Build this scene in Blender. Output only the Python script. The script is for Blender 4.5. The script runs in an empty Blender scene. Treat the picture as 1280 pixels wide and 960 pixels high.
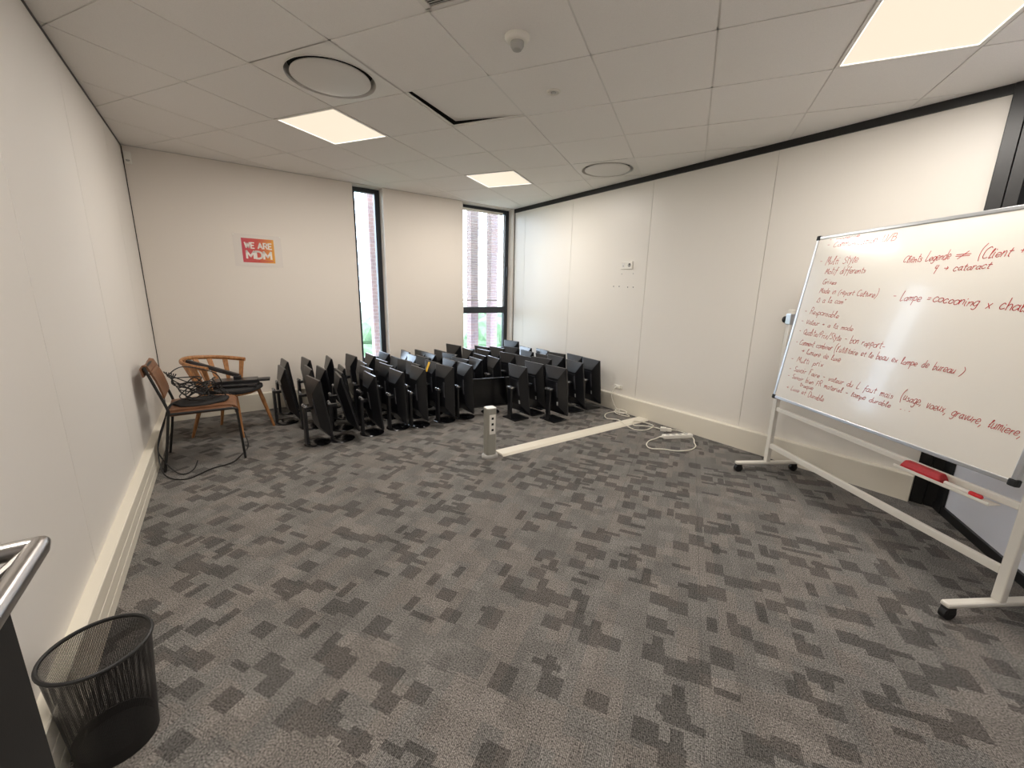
import bpy, bmesh, math, random
from mathutils import Vector, Matrix
sc = bpy.context.scene
COL = sc.collection
random.seed(7)
PI = math.pi

# ------------------------------------------------------------------ camera
YAW, PIT, ROL, FPX = 0.61748, 0.22304, 0.02107, 512.4
CAMZ = 1.3925
fwd = Vector((math.sin(YAW)*math.cos(PIT), math.cos(YAW)*math.cos(PIT), -math.sin(PIT)))
rt = Vector((math.cos(YAW), -math.sin(YAW), 0))
up = rt.cross(fwd)
r2 = rt*math.cos(ROL) + up*math.sin(ROL)
u2 = -rt*math.sin(ROL) + up*math.cos(ROL)
cd = bpy.data.cameras.new('camera')
cd.sensor_width = 36; cd.sensor_fit = 'HORIZONTAL'; cd.lens = 36*FPX/1280
cd.clip_start = 0.02; cd.clip_end = 500
cam = bpy.data.objects.new('camera', cd); COL.objects.link(cam)
mw = Matrix((r2, u2, -fwd)).transposed().to_4x4(); mw.translation = (0, 0, CAMZ)
cam.matrix_world = mw
sc.camera = cam

# ------------------------------------------------------------------ world, exposure
SKY_STRENGTH = 13.0
LAMP_POWER = 29.0
LAMP_COL = (1.0, 0.94, 0.875)
w = bpy.data.worlds.new('overcast_sky'); sc.world = w; w.use_nodes = True
wn = w.node_tree.nodes; wl = w.node_tree.links
bg = wn['Background']; bg.inputs[1].default_value = SKY_STRENGTH
tc = wn.new('ShaderNodeTexCoord'); sx = wn.new('ShaderNodeSeparateXYZ'); rp = wn.new('ShaderNodeValToRGB')
wl.new(tc.outputs['Generated'], sx.inputs[0]); wl.new(sx.outputs[2], rp.inputs[0])
rp.color_ramp.elements[0].position = 0.0; rp.color_ramp.elements[0].color = (0.66, 0.80, 1.0, 1)
rp.color_ramp.elements[1].position = 0.35; rp.color_ramp.elements[1].color = (0.80, 0.89, 1.0, 1)
wl.new(rp.outputs[0], bg.inputs[0])
vs = sc.view_settings
vs.view_transform = 'Standard'; vs.look = 'None'; vs.gamma = 1.0; vs.use_curve_mapping = False
vs.exposure = 0.0

# ------------------------------------------------------------------ materials
def lin(c):
    return tuple(((v/255)/12.92 if v/255 <= 0.04045 else ((v/255+0.055)/1.055)**2.4) for v in c) + (1,)
def mat(name, rgb, rough=0.6, metal=0.0, spec=0.5, noise=0.0, nscale=40.0, bump=0.0, bscale=200.0, coat=0.0):
    m = bpy.data.materials.new(name); m.use_nodes = True
    nt = m.node_tree; N = nt.nodes; L = nt.links; b = N['Principled BSDF']
    c = lin(rgb)
    b.inputs['Base Color'].default_value = c; b.inputs['Roughness'].default_value = rough
    b.inputs['Metallic'].default_value = metal; b.inputs['Specular IOR Level'].default_value = spec
    if coat: b.inputs['Coat Weight'].default_value = coat; b.inputs['Coat Roughness'].default_value = 0.05
    t = N.new('ShaderNodeTexCoord')
    if noise:
        n = N.new('ShaderNodeTexNoise'); n.inputs['Scale'].default_value = nscale; n.inputs['Detail'].default_value = 3
        L.new(t.outputs['Object'], n.inputs['Vector'])
        r = N.new('ShaderNodeValToRGB')
        r.color_ramp.elements[0].position = 0.3; r.color_ramp.elements[1].position = 0.7
        r.color_ramp.elements[0].color = tuple(v*(1-noise) for v in c[:3])+(1,)
        r.color_ramp.elements[1].color = tuple(min(1, v*(1+noise)) for v in c[:3])+(1,)
        L.new(n.outputs['Fac'], r.inputs[0]); L.new(r.outputs[0], b.inputs['Base Color'])
    if bump:
        n2 = N.new('ShaderNodeTexNoise'); n2.inputs['Scale'].default_value = bscale
        L.new(t.outputs['Object'], n2.inputs['Vector'])
        bp = N.new('ShaderNodeBump'); bp.inputs['Strength'].default_value = bump; bp.inputs['Distance'].default_value = 0.002
        L.new(n2.outputs['Fac'], bp.inputs['Height']); L.new(bp.outputs[0], b.inputs['Normal'])
    return m
def wood(name, c1, c2, rough=0.45):
    m = bpy.data.materials.new(name); m.use_nodes = True
    nt = m.node_tree; N = nt.nodes; L = nt.links; b = N['Principled BSDF']
    t = N.new('ShaderNodeTexCoord'); mp = N.new('ShaderNodeMapping'); mp.inputs['Scale'].default_value = (18, 18, 3)
    n = N.new('ShaderNodeTexNoise'); n.inputs['Scale'].default_value = 4; n.inputs['Detail'].default_value = 6
    r = N.new('ShaderNodeValToRGB'); r.color_ramp.elements[0].color = lin(c1); r.color_ramp.elements[1].color = lin(c2)
    r.color_ramp.elements[0].position = 0.35; r.color_ramp.elements[1].position = 0.65
    L.new(t.outputs['Object'], mp.inputs[0]); L.new(mp.outputs[0], n.inputs['Vector']); L.new(n.outputs['Fac'], r.inputs[0])
    L.new(r.outputs[0], b.inputs['Base Color']); b.inputs['Roughness'].default_value = rough
    return m
def emis(name, rgb, s):
    m = bpy.data.materials.new(name); m.use_nodes = True
    b = m.node_tree.nodes['Principled BSDF']
    b.inputs['Base Color'].default_value = (0.02, 0.02, 0.02, 1); b.inputs['Emission Color'].default_value = lin(rgb); b.inputs['Emission Strength'].default_value = s
    return m

M_WALL = mat('white_wall_laminate', (226, 221, 214), 0.55, spec=0.35, bump=0.06, bscale=500)
M_WALLR = mat('white_gloss_panel', (228, 223, 214), 0.38, spec=0.4, bump=0.03, bscale=300)
M_PLASTER = mat('white_painted_plaster', (224, 216, 206), 0.7, spec=0.25, bump=0.05, bscale=300)
M_SCREENWALL = mat('cool_white_panel', (226, 226, 232), 0.4)
M_SEAM = mat('grey_panel_joint', (196, 191, 183), 0.7)
M_TILE = mat('mineral_ceiling_tile', (236, 232, 227), 0.9, spec=0.15, noise=0.03, nscale=260, bump=0.25, bscale=420)
M_TBAR = mat('white_grid_bar', (222, 218, 212), 0.35)
M_VOID = mat('dark_plenum', (24, 23, 22), 0.95)
M_BLACKTRIM = mat('black_anodised_trim', (13, 13, 14), 0.38)
M_FRAME = mat('anthracite_window_frame', (44, 48, 54), 0.45)
M_TRUNK = mat('cream_trunking', (226, 219, 203), 0.42, bump=0.03)
M_TRUNKG = mat('trunking_groove', (206, 200, 188), 0.45)
M_PLASTIC = mat('white_plastic', (228, 224, 214), 0.4)
M_GREYPLASTIC = mat('light_grey_plastic', (170, 168, 163), 0.45)
M_ALU = mat('satin_aluminium', (196, 197, 198), 0.3, metal=0.85)
M_STEEL = mat('brushed_steel', (186, 182, 178), 0.28, metal=1.0)
M_COLUMN = mat('grey_anodised_column', (160, 158, 148), 0.45, metal=0.3)
M_LEGPAINT = mat('cream_painted_steel', (222, 217, 206), 0.4)
M_BLACKP = mat('black_monitor_plastic', (23, 24, 27), 0.28, spec=0.6)
M_BLACKG = mat('gloss_black_stand', (14, 14, 16), 0.16, spec=0.5)
M_SCREEN = mat('monitor_screen_glass', (9, 10, 13), 0.22, spec=0.5)
M_MIDGREY = mat('grey_hinge_metal', (188, 190, 194), 0.25, metal=0.85)
M_STRIP = mat('dark_grey_rib', (58, 58, 62), 0.45)
M_YELLOW = mat('yellow_sticker', (226, 178, 18), 0.6)
M_STICKER = mat('pale_label', (190, 190, 188), 0.6)
M_MATBLACK = mat('matt_black_steel', (20, 19, 18), 0.5, bump=0.04)
M_RUBBER = mat('black_rubber', (15, 15, 15), 0.6)
M_LEATHER = mat('tan_leather', (116, 77, 50), 0.45, noise=0.18, nscale=14, bump=0.25, bscale=160)
M_OAK = wood('oak_wood', (150, 100, 58), (182, 130, 82))
M_FABRIC = mat('black_fabric', (34, 33, 33), 0.85, noise=0.2, nscale=300, bump=0.3, bscale=500)
M_DEVICE = mat('dark_device_plastic', (40, 39, 40), 0.42)
M_CABLE = mat('black_cable_rubber', (18, 17, 17), 0.5)
M_WCABLE = mat('white_cable', (226, 220, 205), 0.5)
M_BOARD = mat('whiteboard_enamel', (224, 219, 209), 0.17, spec=0.45, coat=0.2)
M_INK = mat('red_marker_ink', (184, 58, 56), 0.85, spec=0.1)
M_INKFAINT = mat('faded_red_marker_ink', (200, 100, 94), 0.85, spec=0.1)
M_RED = mat('red_felt_plastic', (178, 26, 34), 0.5, noise=0.1, nscale=60)
M_REDCAP = mat('red_pen_cap', (205, 28, 36), 0.35)
M_PAPER = mat('white_paper', (232, 226, 218), 0.6)
M_LAMP = emis('led_diffuser', (253, 237, 212), 0.97)
M_LAMPEDGE = emis('led_edge_glow', (255, 250, 240), 1.6)
M_DISC = mat('diffuser_disc_white', (214, 210, 204), 0.45)

def glass_mat():
    m = bpy.data.materials.new('window_glass'); m.use_nodes = True
    N = m.node_tree.nodes; L = m.node_tree.links; N.remove(N['Principled BSDF'])
    tr = N.new('ShaderNodeBsdfTransparent'); tr.inputs[0].default_value = (0.94, 0.96, 0.97, 1)
    gl = N.new('ShaderNodeBsdfGlossy'); gl.inputs['Roughness'].default_value = 0.02
    fr = N.new('ShaderNodeFresnel'); fr.inputs[0].default_value = 1.35
    mx = N.new('ShaderNodeMixShader')
    L.new(fr.outputs[0], mx.inputs[0]); L.new(tr.outputs[0], mx.inputs[1]); L.new(gl.outputs[0], mx.inputs[2])
    L.new(mx.outputs[0], N['Material Output'].inputs[0]); return m
M_GLASS = glass_mat()

def carpet_mat():
    m = bpy.data.materials.new('patchwork_carpet_tile'); m.use_nodes = True
    nt = m.node_tree; N = nt.nodes; L = nt.links; b = N['Principled BSDF']
    tcx = N.new('ShaderNodeTexCoord'); mp = N.new('ShaderNodeMapping'); mp.vector_type = 'POINT'
    # rotate so that x = along one carpet axis, y = along the other
    mp.inputs['Rotation'].default_value = (0, 0, math.radians(58.3)); mp.inputs['Location'].default_value = (0.281, 0.01, 0)
    L.new(tcx.outputs['Object'], mp.inputs[0])
    sp = N.new('ShaderNodeSeparateXYZ'); L.new(mp.outputs[0], sp.inputs[0])
    U, V = sp.outputs[0], sp.outputs[1]
    def mt(op, a, bb=None, c=None):
        n = N.new('ShaderNodeMath'); n.operation = op
        for i, v in enumerate((a, bb, c)):
            if v is None: continue
            if isinstance(v, (int, float)): n.inputs[i].default_value = v
            else: L.new(v, n.inputs[i])
        return n.outputs[0]
    def wn2(x, y):
        cb = N.new('ShaderNodeCombineXYZ')
        L.new(x, cb.inputs[0])
        if y is not None: L.new(y, cb.inputs[1])
        wnn = N.new('ShaderNodeTexWhiteNoise'); wnn.noise_dimensions = '2D'; L.new(cb.outputs[0], wnn.inputs['Vector'])
        return wnn.outputs['Value']
    def cells(a, bb, wa, wb, sa, sb, var):
        ca = mt('FLOOR', mt('ADD', mt('DIVIDE', a, wa), sa))
        off = mt('MULTIPLY', wn2(ca, None), 7.3)
        # columns have their own cell length
        ln = mt('MULTIPLY_ADD', wn2(mt('ADD', ca, 31.7), None), var, 1.0)
        cb = mt('FLOOR', mt('ADD', mt('DIVIDE', mt('DIVIDE', bb, wb), ln), mt('ADD', off, sb)))
        return wn2(mt('ADD', ca, sa*3.1), mt('ADD', cb, sb*5.7)), cb
    r1, cbi = cells(U, V, 0.0833, 0.066, 0.0, 0.3, 0.8)
    r2_, _ = cells(V, U, 0.030, 0.075, 0.37, 1.9, 0.9)
    r3, _ = cells(U, V, 0.0833, 0.10, 0.5, 3.4, 0.9)
    r4, _ = cells(U, V, 0.0417, 0.075, 0.21, 5.2, 0.8)
    d1 = mt('MULTIPLY', mt('GREATER_THAN', r1, 0.55), mt('GREATER_THAN', mt('FRACT', mt('MULTIPLY', cbi, 0.5)), 0.25)); d2 = mt('GREATER_THAN', r2_, 0.955); d4 = mt('GREATER_THAN', r4, 0.955)
    dark = mt('MAXIMUM', mt('MAXIMUM', d1, d2), d4)
    lgt = mt('MULTIPLY', mt('SUBTRACT', r3, 0.5), 0.26)
    lgt2 = mt('MULTIPLY', mt('SUBTRACT', r1, 0.4), 0.26)
    base = mt('ADD', mt('ADD', lgt, lgt2), 1.0)
    tone = mt('MULTIPLY', base, mt('MULTIPLY_ADD', dark, -0.46, 1.0))
    # ribs run along V, plus loop speckle
    rib = mt('MULTIPLY_ADD', mt('SINE', mt('MULTIPLY', U, 2*PI/0.0056)), 0.24, 1.0)
    ns = N.new('ShaderNodeTexNoise'); ns.inputs['Scale'].default_value = 190; ns.inputs['Detail'].default_value = 2; L.new(mp.outputs[0], ns.inputs['Vector'])
    spk = mt('MAXIMUM', mt('MULTIPLY_ADD', ns.outputs['Fac'], 3.6, -0.8), 0.15)
    nb = N.new('ShaderNodeTexNoise'); nb.inputs['Scale'].default_value = 1.1; L.new(mp.outputs[0], nb.inputs['Vector'])
    big = mt('MULTIPLY_ADD', nb.outputs['Fac'], 0.3, 0.85)
    # tile seams each half metre
    def seam(a, s):
        f = mt('FRACT', mt('ADD', mt('DIVIDE', a, 0.5), s))
        return mt('GREATER_THAN', f, 0.0045)
    sm = mt('MULTIPLY_ADD', mt('MINIMUM', seam(U, 0.068), seam(V, -0.16)), 0.35, 0.65)
    tot = mt('MULTIPLY', mt('MULTIPLY', mt('MULTIPLY', tone, rib), mt('MULTIPLY', spk, big)), sm)
    cmb = N.new('ShaderNodeVectorMath'); cmb.operation = 'SCALE'
    hue = N.new('ShaderNodeMix'); hue.data_type = 'RGBA'
    hue.inputs['A'].default_value = lin((114, 111, 107)); hue.inputs['B'].default_value = lin((114, 109, 104))
    L.new(mt('GREATER_THAN', r3, 0.6), hue.inputs['Factor'])
    L.new(hue.outputs['Result'], cmb.inputs[0]); L.new(tot, cmb.inputs['Scale'])
    L.new(cmb.outputs[0], b.inputs['Base Color'])
    b.inputs['Roughness'].default_value = 0.95; b.inputs['Specular IOR Level'].default_value = 0.15
    bp = N.new('ShaderNodeBump'); bp.inputs['Strength'].default_value = 0.5; bp.inputs['Distance'].default_value = 0.003
    L.new(mt('MULTIPLY', rib, ns.outputs['Fac']), bp.inputs['Height']); L.new(bp.outputs[0], b.inputs['Normal'])
    return m
M_CARPET = carpet_mat()

def mesh_mat():
    m = bpy.data.materials.new('black_wire_mesh'); m.use_nodes = True
    N = m.node_tree.nodes; L = m.node_tree.links; b = N['Principled BSDF']
    b.inputs['Base Color'].default_value = lin((22, 20, 20)); b.inputs['Roughness'].default_value = 0.45
    uv = N.new('ShaderNodeUVMap'); sp = N.new('ShaderNodeSeparateXYZ'); L.new(uv.outputs[0], sp.inputs[0])
    def mt(op, a, bb):
        n = N.new('ShaderNodeMath'); n.operation = op
        for i, v in enumerate((a, bb)):
            if isinstance(v, (int, float)): n.inputs[i].default_value = v
            else: L.new(v, n.inputs[i])
        return n.outputs[0]
    hu = mt('LESS_THAN', mt('FRACT', mt('DIVIDE', sp.outputs[0], 0.0036), 0), 0.53)
    hv = mt('LESS_THAN', mt('FRACT', mt('DIVIDE', sp.outputs[1], 0.0036), 0), 0.53)
    tr = N.new('ShaderNodeBsdfTransparent'); mx = N.new('ShaderNodeMixShader')
    L.new(mt('MULTIPLY', hu, hv), mx.inputs[0]); L.new(b.outputs[0], mx.inputs[1]); L.new(tr.outputs[0], mx.inputs[2])
    L.new(mx.outputs[0], N['Material Output'].inputs[0]); return m
M_MESH = mesh_mat()

def brick_mat():
    m = bpy.data.materials.new('pink_brick'); m.use_nodes = True
    N = m.node_tree.nodes; L = m.node_tree.links; b = N['Principled BSDF']
    t = N.new('ShaderNodeTexCoord'); sp = N.new('ShaderNodeSeparateXYZ'); cb = N.new('ShaderNodeCombineXYZ'); ad = N.new('ShaderNodeMath')
    L.new(t.outputs['Object'], sp.inputs[0]); L.new(sp.outputs[0], ad.inputs[0]); L.new(sp.outputs[1], ad.inputs[1])
    L.new(ad.outputs[0], cb.inputs[0]); L.new(sp.outputs[2], cb.inputs[1])
    br = N.new('ShaderNodeTexBrick'); br.inputs['Scale'].default_value = 5.0
    br.inputs['Color1'].default_value = lin((128, 104, 100)); br.inputs['Color2'].default_value = lin((116, 98, 100)); br.inputs['Mortar'].default_value = lin((136, 126, 128))
    L.new(cb.outputs[0], br.inputs['Vector']); L.new(br.outputs['Color'], b.inputs['Base Color']); b.inputs['Roughness'].default_value = 0.9
    return m
M_BRICK = brick_mat()
M_GRASS = mat('pale_meadow', (98, 112, 92), 0.95, noise=0.3, nscale=0.12)
M_LEAF = mat('tree_leaves', (80, 102, 74), 0.9, noise=0.4, nscale=1.6)
M_BARK = mat('tree_bark', (98, 84, 70), 0.9)

def poster_mat():
    m = bpy.data.materials.new('poster_gradient'); m.use_nodes = True
    N = m.node_tree.nodes; L = m.node_tree.links; b = N['Principled BSDF']
    t = N.new('ShaderNodeTexCoord'); sp = N.new('ShaderNodeSeparateXYZ'); r = N.new('ShaderNodeValToRGB')
    mr = N.new('ShaderNodeMapRange'); mr.inputs['From Min'].default_value = -0.15; mr.inputs['From Max'].default_value = 0.15
    L.new(t.outputs['Object'], sp.inputs[0]); L.new(sp.outputs[0], mr.inputs[0]); L.new(mr.outputs[0], r.inputs[0])
    r.color_ramp.elements[0].color = lin((192, 62, 80)); r.color_ramp.elements[1].color = lin((222, 158, 52))
    e = r.color_ramp.elements.new(0.5); e.color = lin((198, 76, 62))
    L.new(r.outputs[0], b.inputs['Base Color']); b.inputs['Roughness'].default_value = 0.4
    return m
M_POSTER = poster_mat()
M_FILM = mat('clear_sleeve', (222, 214, 206), 0.2)

# ------------------------------------------------------------------ mesh helpers
class MB:
    def __init__(s): s.bm = bmesh.new()
    def add(s, verts, faces):
        vv = [s.bm.verts.new(v) for v in verts]
        for f in faces:
            try: s.bm.faces.new([vv[i] for i in f])
            except ValueError: pass
        return vv
    def box(s, c, d, R=None, bev=0.0):
        x, y, z = d[0]/2, d[1]/2, d[2]/2
        if bev:
            t = bmesh.new(); bmesh.ops.create_cube(t, size=1)
            bmesh.ops.scale(t, vec=Vector(d), verts=t.verts)
            bmesh.ops.bevel(t, geom=list(t.edges), offset=bev, segments=2, affect='EDGES', profile=0.6)
            t.verts.index_update()
            V = [v.co.copy() for v in t.verts]; F = [[v.index for v in f.verts] for f in t.faces]; t.free()
        else:
            V = [Vector(p) for p in ((-x,-y,-z),(x,-y,-z),(x,y,-z),(-x,y,-z),(-x,-y,z),(x,-y,z),(x,y,z),(-x,y,z))]
            F = [(0,3,2,1),(4,5,6,7),(0,1,5,4),(1,2,6,5),(2,3,7,6),(3,0,4,7)]
        if R is not None: V = [R @ v for v in V]
        s.add([v+Vector(c) for v in V], F); return s
    def bb(s, a, b, bev=0.0):
        return s.box([(a[i]+b[i])/2 for i in range(3)], [abs(b[i]-a[i]) for i in range(3)], bev=bev)
    def tube(s, pts, r, n=10, cap=True, closed=False, ell=None):
        pts = [Vector(p) for p in pts]; k = len(pts)
        rr = r if isinstance(r, (list, tuple)) else [r]*k
        rings = []; prev = None
        for i, p in enumerate(pts):
            if closed: d = pts[(i+1) % k]-pts[i-1]
            else: d = pts[min(i+1, k-1)]-pts[max(i-1, 0)]
            d.normalize()
            if prev is None:
                a = Vector((0, 0, 1)) if abs(d.z) < 0.9 else Vector((1, 0, 0))
                prev = d.cross(a).normalized()
            else:
                prev = (prev-d*prev.dot(d))
                if prev.length < 1e-6: prev = d.cross(Vector((0.3, 0.5, 0.8)))
                prev.normalize()
            o = d.cross(prev); ea, eb = ell if ell else (1, 1)
            rings.append([s.bm.verts.new(p+prev*math.cos(2*PI*j/n)*rr[i]*ea+o*math.sin(2*PI*j/n)*rr[i]*eb) for j in range(n)])
        m = k if closed else k-1
        for i in range(m):
            A, B = rings[i], rings[(i+1) % k]
            for j in range(n): s.bm.faces.new((A[j], A[(j+1) % n], B[(j+1) % n], B[j]))
        if cap and not closed:
            s.bm.faces.new(list(reversed(rings[0]))); s.bm.faces.new(rings[-1])
        return s
    def lathe(s, prof, n=32, c=(0, 0, 0), sx=1, sy=1, uv=False):
        rings = []
        for (r, z) in prof:
            if r < 1e-6: rings.append([s.bm.verts.new((c[0], c[1], c[2]+z))])
            else: rings.append([s.bm.verts.new((c[0]+r*sx*math.cos(2*PI*j/n), c[1]+r*sy*math.sin(2*PI*j/n), c[2]+z)) for j in range(n)])
        for A, B in zip(rings, rings[1:]):
            for j in range(n):
                a = [A[0]] if len(A) == 1 else [A[j], A[(j+1) % n]]
                b = [B[0]] if len(B) == 1 else [B[(j+1) % n], B[j]]
                f = a+b
                if len(f) >= 3: s.bm.faces.new(f)
        return s
    def prism(s, poly, z0, z1):
        n = len(poly)
        V = [(x, y, z0) for x, y in poly]+[(x, y, z1) for x, y in poly]
        F = [tuple(reversed(range(n))), tuple(range(n, 2*n))]+[(i, (i+1) % n, n+(i+1) % n, n+i) for i in range(n)]
        s.add(V, F); return s
    def build(s, name, m, parent=None, loc=None, smooth=False, bev=0.0):
        bmesh.ops.recalc_face_normals(s.bm, faces=s.bm.faces)
        me = bpy.data.meshes.new(name); s.bm.to_mesh(me); s.bm.free()
        for mm in (m if isinstance(m, (list, tuple)) else [m]): me.materials.append(mm)
        o = bpy.data.objects.new(name, me); COL.objects.link(o)
        if parent: o.parent = parent
        if loc is not None: o.location = loc
        if smooth:
            for p in me.polygons: p.use_smooth = True
            me.set_sharp_from_angle(angle=math.radians(40))
        if bev:
            md = o.modifiers.new('bevel', 'BEVEL'); md.width = bev; md.segments = 2; md.limit_method = 'ANGLE'
        return o
def empty(name, loc=(0, 0, 0), rz=0.0):
    o = bpy.data.objects.new(name, None); COL.objects.link(o); o.empty_display_size = 0.05
    o.location = loc; o.rotation_euler = (0, 0, rz); return o
def tag(o, label, cat, group=None):
    o['label'] = label; o['category'] = cat
    if group: o['group'] = group
    return o
def struct(o): o['kind'] = 'structure'; return o
def spline(pts, n=8, closed=False):
    P = [Vector(p) for p in pts]; k = len(P); out = []
    for i in range(k if closed else k-1):
        if closed: a, b, c, d = P[i-1], P[i], P[(i+1) % k], P[(i+2) % k]
        else: a, b, c, d = P[max(i-1, 0)], P[i], P[i+1], P[min(i+2, k-1)]
        for j in range(n):
            t = j/n
            out.append(0.5*((2*b)+(c-a)*t+(2*a-5*b+4*c-d)*t*t+(3*b-3*c+d-a)*t**3))
    if not closed: out.append(P[-1])
    return out

# ------------------------------------------------------------------ room shell
XL, XR, YB, H, TILT = -0.5624, 3.8742, 5.3767, 2.6095, 0.02167
YC = 0.405                        # where the right wall meets the angled wall
E1 = Vector((0.52547, -0.85081)); E2 = Vector((0.85081, 0.52547)); G0 = Vector((1.43237, 2.31752))
def yb(x): return YB+TILT*(x-XL)
YF = YC-0.61762*(XR-XL)           # angled wall meets the left wall
ROOM = [(XL, YF), (XR, YC), (XR, yb(XR)), (XL, yb(XL))]
EXT = [(XL-0.1, YF-0.4), (XR+0.1, YC-0.3), (XR+0.1, yb(XR)+0.16), (XL-0.1, YB+0.16)]
struct(MB().prism(EXT, -0.12, 0.0).build('floor', M_CARPET))

def clip(poly, A, B):
    # keep the part of poly to the left of A->B
    out = []
    def side(p): return (B[0]-A[0])*(p[1]-A[1])-(B[1]-A[1])*(p[0]-A[0])
    for i in range(len(poly)):
        p, q = poly[i], poly[(i+1) % len(poly)]; sp_, sq = side(p), side(q)
        if sp_ >= 0: out.append(p)
        if (sp_ > 0 > sq) or (sp_ < 0 < sq):
            t = sp_/(sp_-sq); out.append((p[0]+(q[0]-p[0])*t, p[1]+(q[1]-p[1])*t))
    return out
def g2w(i, j):
    v = G0+E1*(0.6*i)+E2*(0.6*j); return (v.x, v.y)
LAMPS = [(-3, 0), (-2, 3), (3, 0), (0, -4)]
DISCS = [(-2, -1), (0, 3)]
LOOSE = (-1, 0)
skip = set(LAMPS+DISCS+[LOOSE])
ROOMC = ROOM[:2]+[(XR, yb(XR)+0.15), (XL, yb(XL)+0.15)]
ct = MB(); ga = 0.0045/0.6
for i in range(-16, 14):
    for j in range(-16, 14):
        if (i, j) in skip: continue
        q = [g2w(i+ga, j+ga), g2w(i+1-ga, j+ga), g2w(i+1-ga, j+1-ga), g2w(i+ga, j+1-ga)]
        for k in range(4):
            q = clip(q, ROOMC[k], ROOMC[(k+1) % 4])
            if len(q) < 3: break
        if len(q) >= 3: ct.prism(q, H, H+0.016)
struct(ct.build('ceiling', M_TILE))
gr = MB(); hw = 0.012
for i in range(-16, 14):
    for (a, b) in (((i-hw/0.6, -16), (i+hw/0.6, 14)), ((-16, i-hw/0.6), (14, i+hw/0.6))):
        q = [g2w(a[0], a[1]), g2w(b[0], a[1]), g2w(b[0], b[1]), g2w(a[0], b[1])]
        for k in range(4):
            q = clip(q, ROOMC[k], ROOMC[(k+1) % 4])
            if len(q) < 3: break
        if len(q) >= 3:
            # leave the bar out around nothing: bars carry the tiles
            gr.prism(q, H+0.004, H+0.012)
struct(gr.build('trim_1', M_TBAR))
struct(MB().prism(EXT, H+0.32, H+0.36).build('trim_2', M_VOID))

def wall_run(name, p0, p1, z0, z1, joints, m, thick=0.1, inward=(1, 0), gap=0.004):
    """panels along p0->p1 with open joints over a recessed backing"""
    p0, p1 = Vector(p0), Vector(p1); d = (p1-p0); Ln = d.length; d.normalize(); n = Vector(inward)
    mb = MB(); cuts = [0]+sorted(joints)+[Ln]
    for a, b in zip(cuts, cuts[1:]):
        a2 = a+(gap/2 if a > 0 else 0); b2 = b-(gap/2 if b < Ln else 0)
        A, B = p0+d*a2, p0+d*b2
        mb.prism([tuple(A), tuple(B), tuple(B-n*0.01), tuple(A-n*0.01)], z0, z1)
    o = struct(mb.build(name, m))
    A, B = p0-n*0.007, p1-n*0.007
    bk = MB().prism([tuple(A), tuple(B), tuple(B-n*thick), tuple(A-n*thick)], z0, z1).build(name.replace('wall', 'trim_behind_wall'), M_SEAM)
    bk.name = name+'_backing'; struct(bk)
    return o
# left wall (faces +x): joints measured from the back
wall_run('wall_left', (XL, YB+0.02), (XL, YF-0.02), 0, H+0.3, [YB+0.02-y for y in (4.63, 3.46, 2.321, 1.18, 0.0)], M_WALL, inward=(1, 0))
wall_run('wall_right', (XR, yb(XR)+0.02), (XR, YC), 0, H+0.3, [yb(XR)+0.02-y for y in (5.2, 4.18, 2.962, 1.764)], M_WALLR, inward=(-1, 0))
nA = Vector((-0.52547, 0.85081))
wall_run('wall_front', (XR, YC), (XL-0.02, YF), 0, H+0.3, [0.1, 0.95, 2.1, 3.3], M_SCREENWALL, inward=nA)

# back wall with two full-height window openings
W1 = (1.456, 1.823, 0.42); W2 = (2.962, 3.853, 0.42)
DEP = 0.24
bw = MB()
def wseg(xa, xb, za, zb):
    bw.prism([(xa, yb(xa)), (xb, yb(xb)), (xb, yb(xb)+DEP), (xa, yb(xa)+DEP)], za, zb)
wseg(XL-0.1, W1[0], 0, H+0.3); wseg(W1[1], W2[0], 0, H+0.3); wseg(W2[1], XR+0.1, 0, H+0.3)
wseg(W1[0], W1[1], 0, W1[2]); wseg(W2[0], W2[1], 0, W2[2])
WTOP = 2.60
wseg(W1[0], W1[1], WTOP, H+0.3); wseg(W2[0], W2[1], WTOP, H+0.3)
struct(bw.build('wall_back', M_PLASTER))

def window(name, xa, xb, za, zb, fr, transom=None):
    root = empty(name, ((xa+xb)/2, yb((xa+xb)/2)+0.14, 0)); struct(root)
    ry = 0.0
    cx = (xa+xb)/2
    mb = MB(); D = 0.07
    mb.bb((xa-cx, 0, za), (xa-cx+fr, D, zb)); mb.bb((xb-cx-fr, 0, za), (xb-cx, D, zb))
    mb.bb((xa-cx+fr, 0, zb-fr*0.8), (xb-cx-fr, D, zb)); mb.bb((xa-cx+fr, 0, za), (xb-cx-fr, D, za+fr))
    if transom: mb.bb((xa-cx+fr, -0.008, transom[0]), (xb-cx-fr, D, transom[1]))
    mb.build('window_frame', M_FRAME, root, bev=0.003)
    MB().bb((xa-cx+fr*0.8, 0.03, za+fr*0.8), (xb-cx-fr*0.8, 0.036, zb-fr*0.8)).build('pane', M_GLASS, root)
    return root
w1 = window('window_1', W1[0], W1[1], W1[2], WTOP, 0.062)
w2 = window('window_2', W2[0], W2[1], W2[2], WTOP, 0.062, (1.045, 1.14))
# opening sash inside the second window: inner bead and handle
sb = MB(); hw2 = (W2[1]-W2[0])/2
sb.bb((hw2-0.11, -0.012, 1.14), (hw2-0.085, 0.0, 2.53)); sb.build('sash_bead', M_ALU, w2)
MB().bb((hw2-0.05, -0.035, 1.62), (hw2-0.03, -0.012, 1.76), bev=0.004).bb((hw2-0.048, -0.014, 1.60), (hw2-0.032, 0.002, 1.66)).build('handle', M_FRAME, w2)
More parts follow.
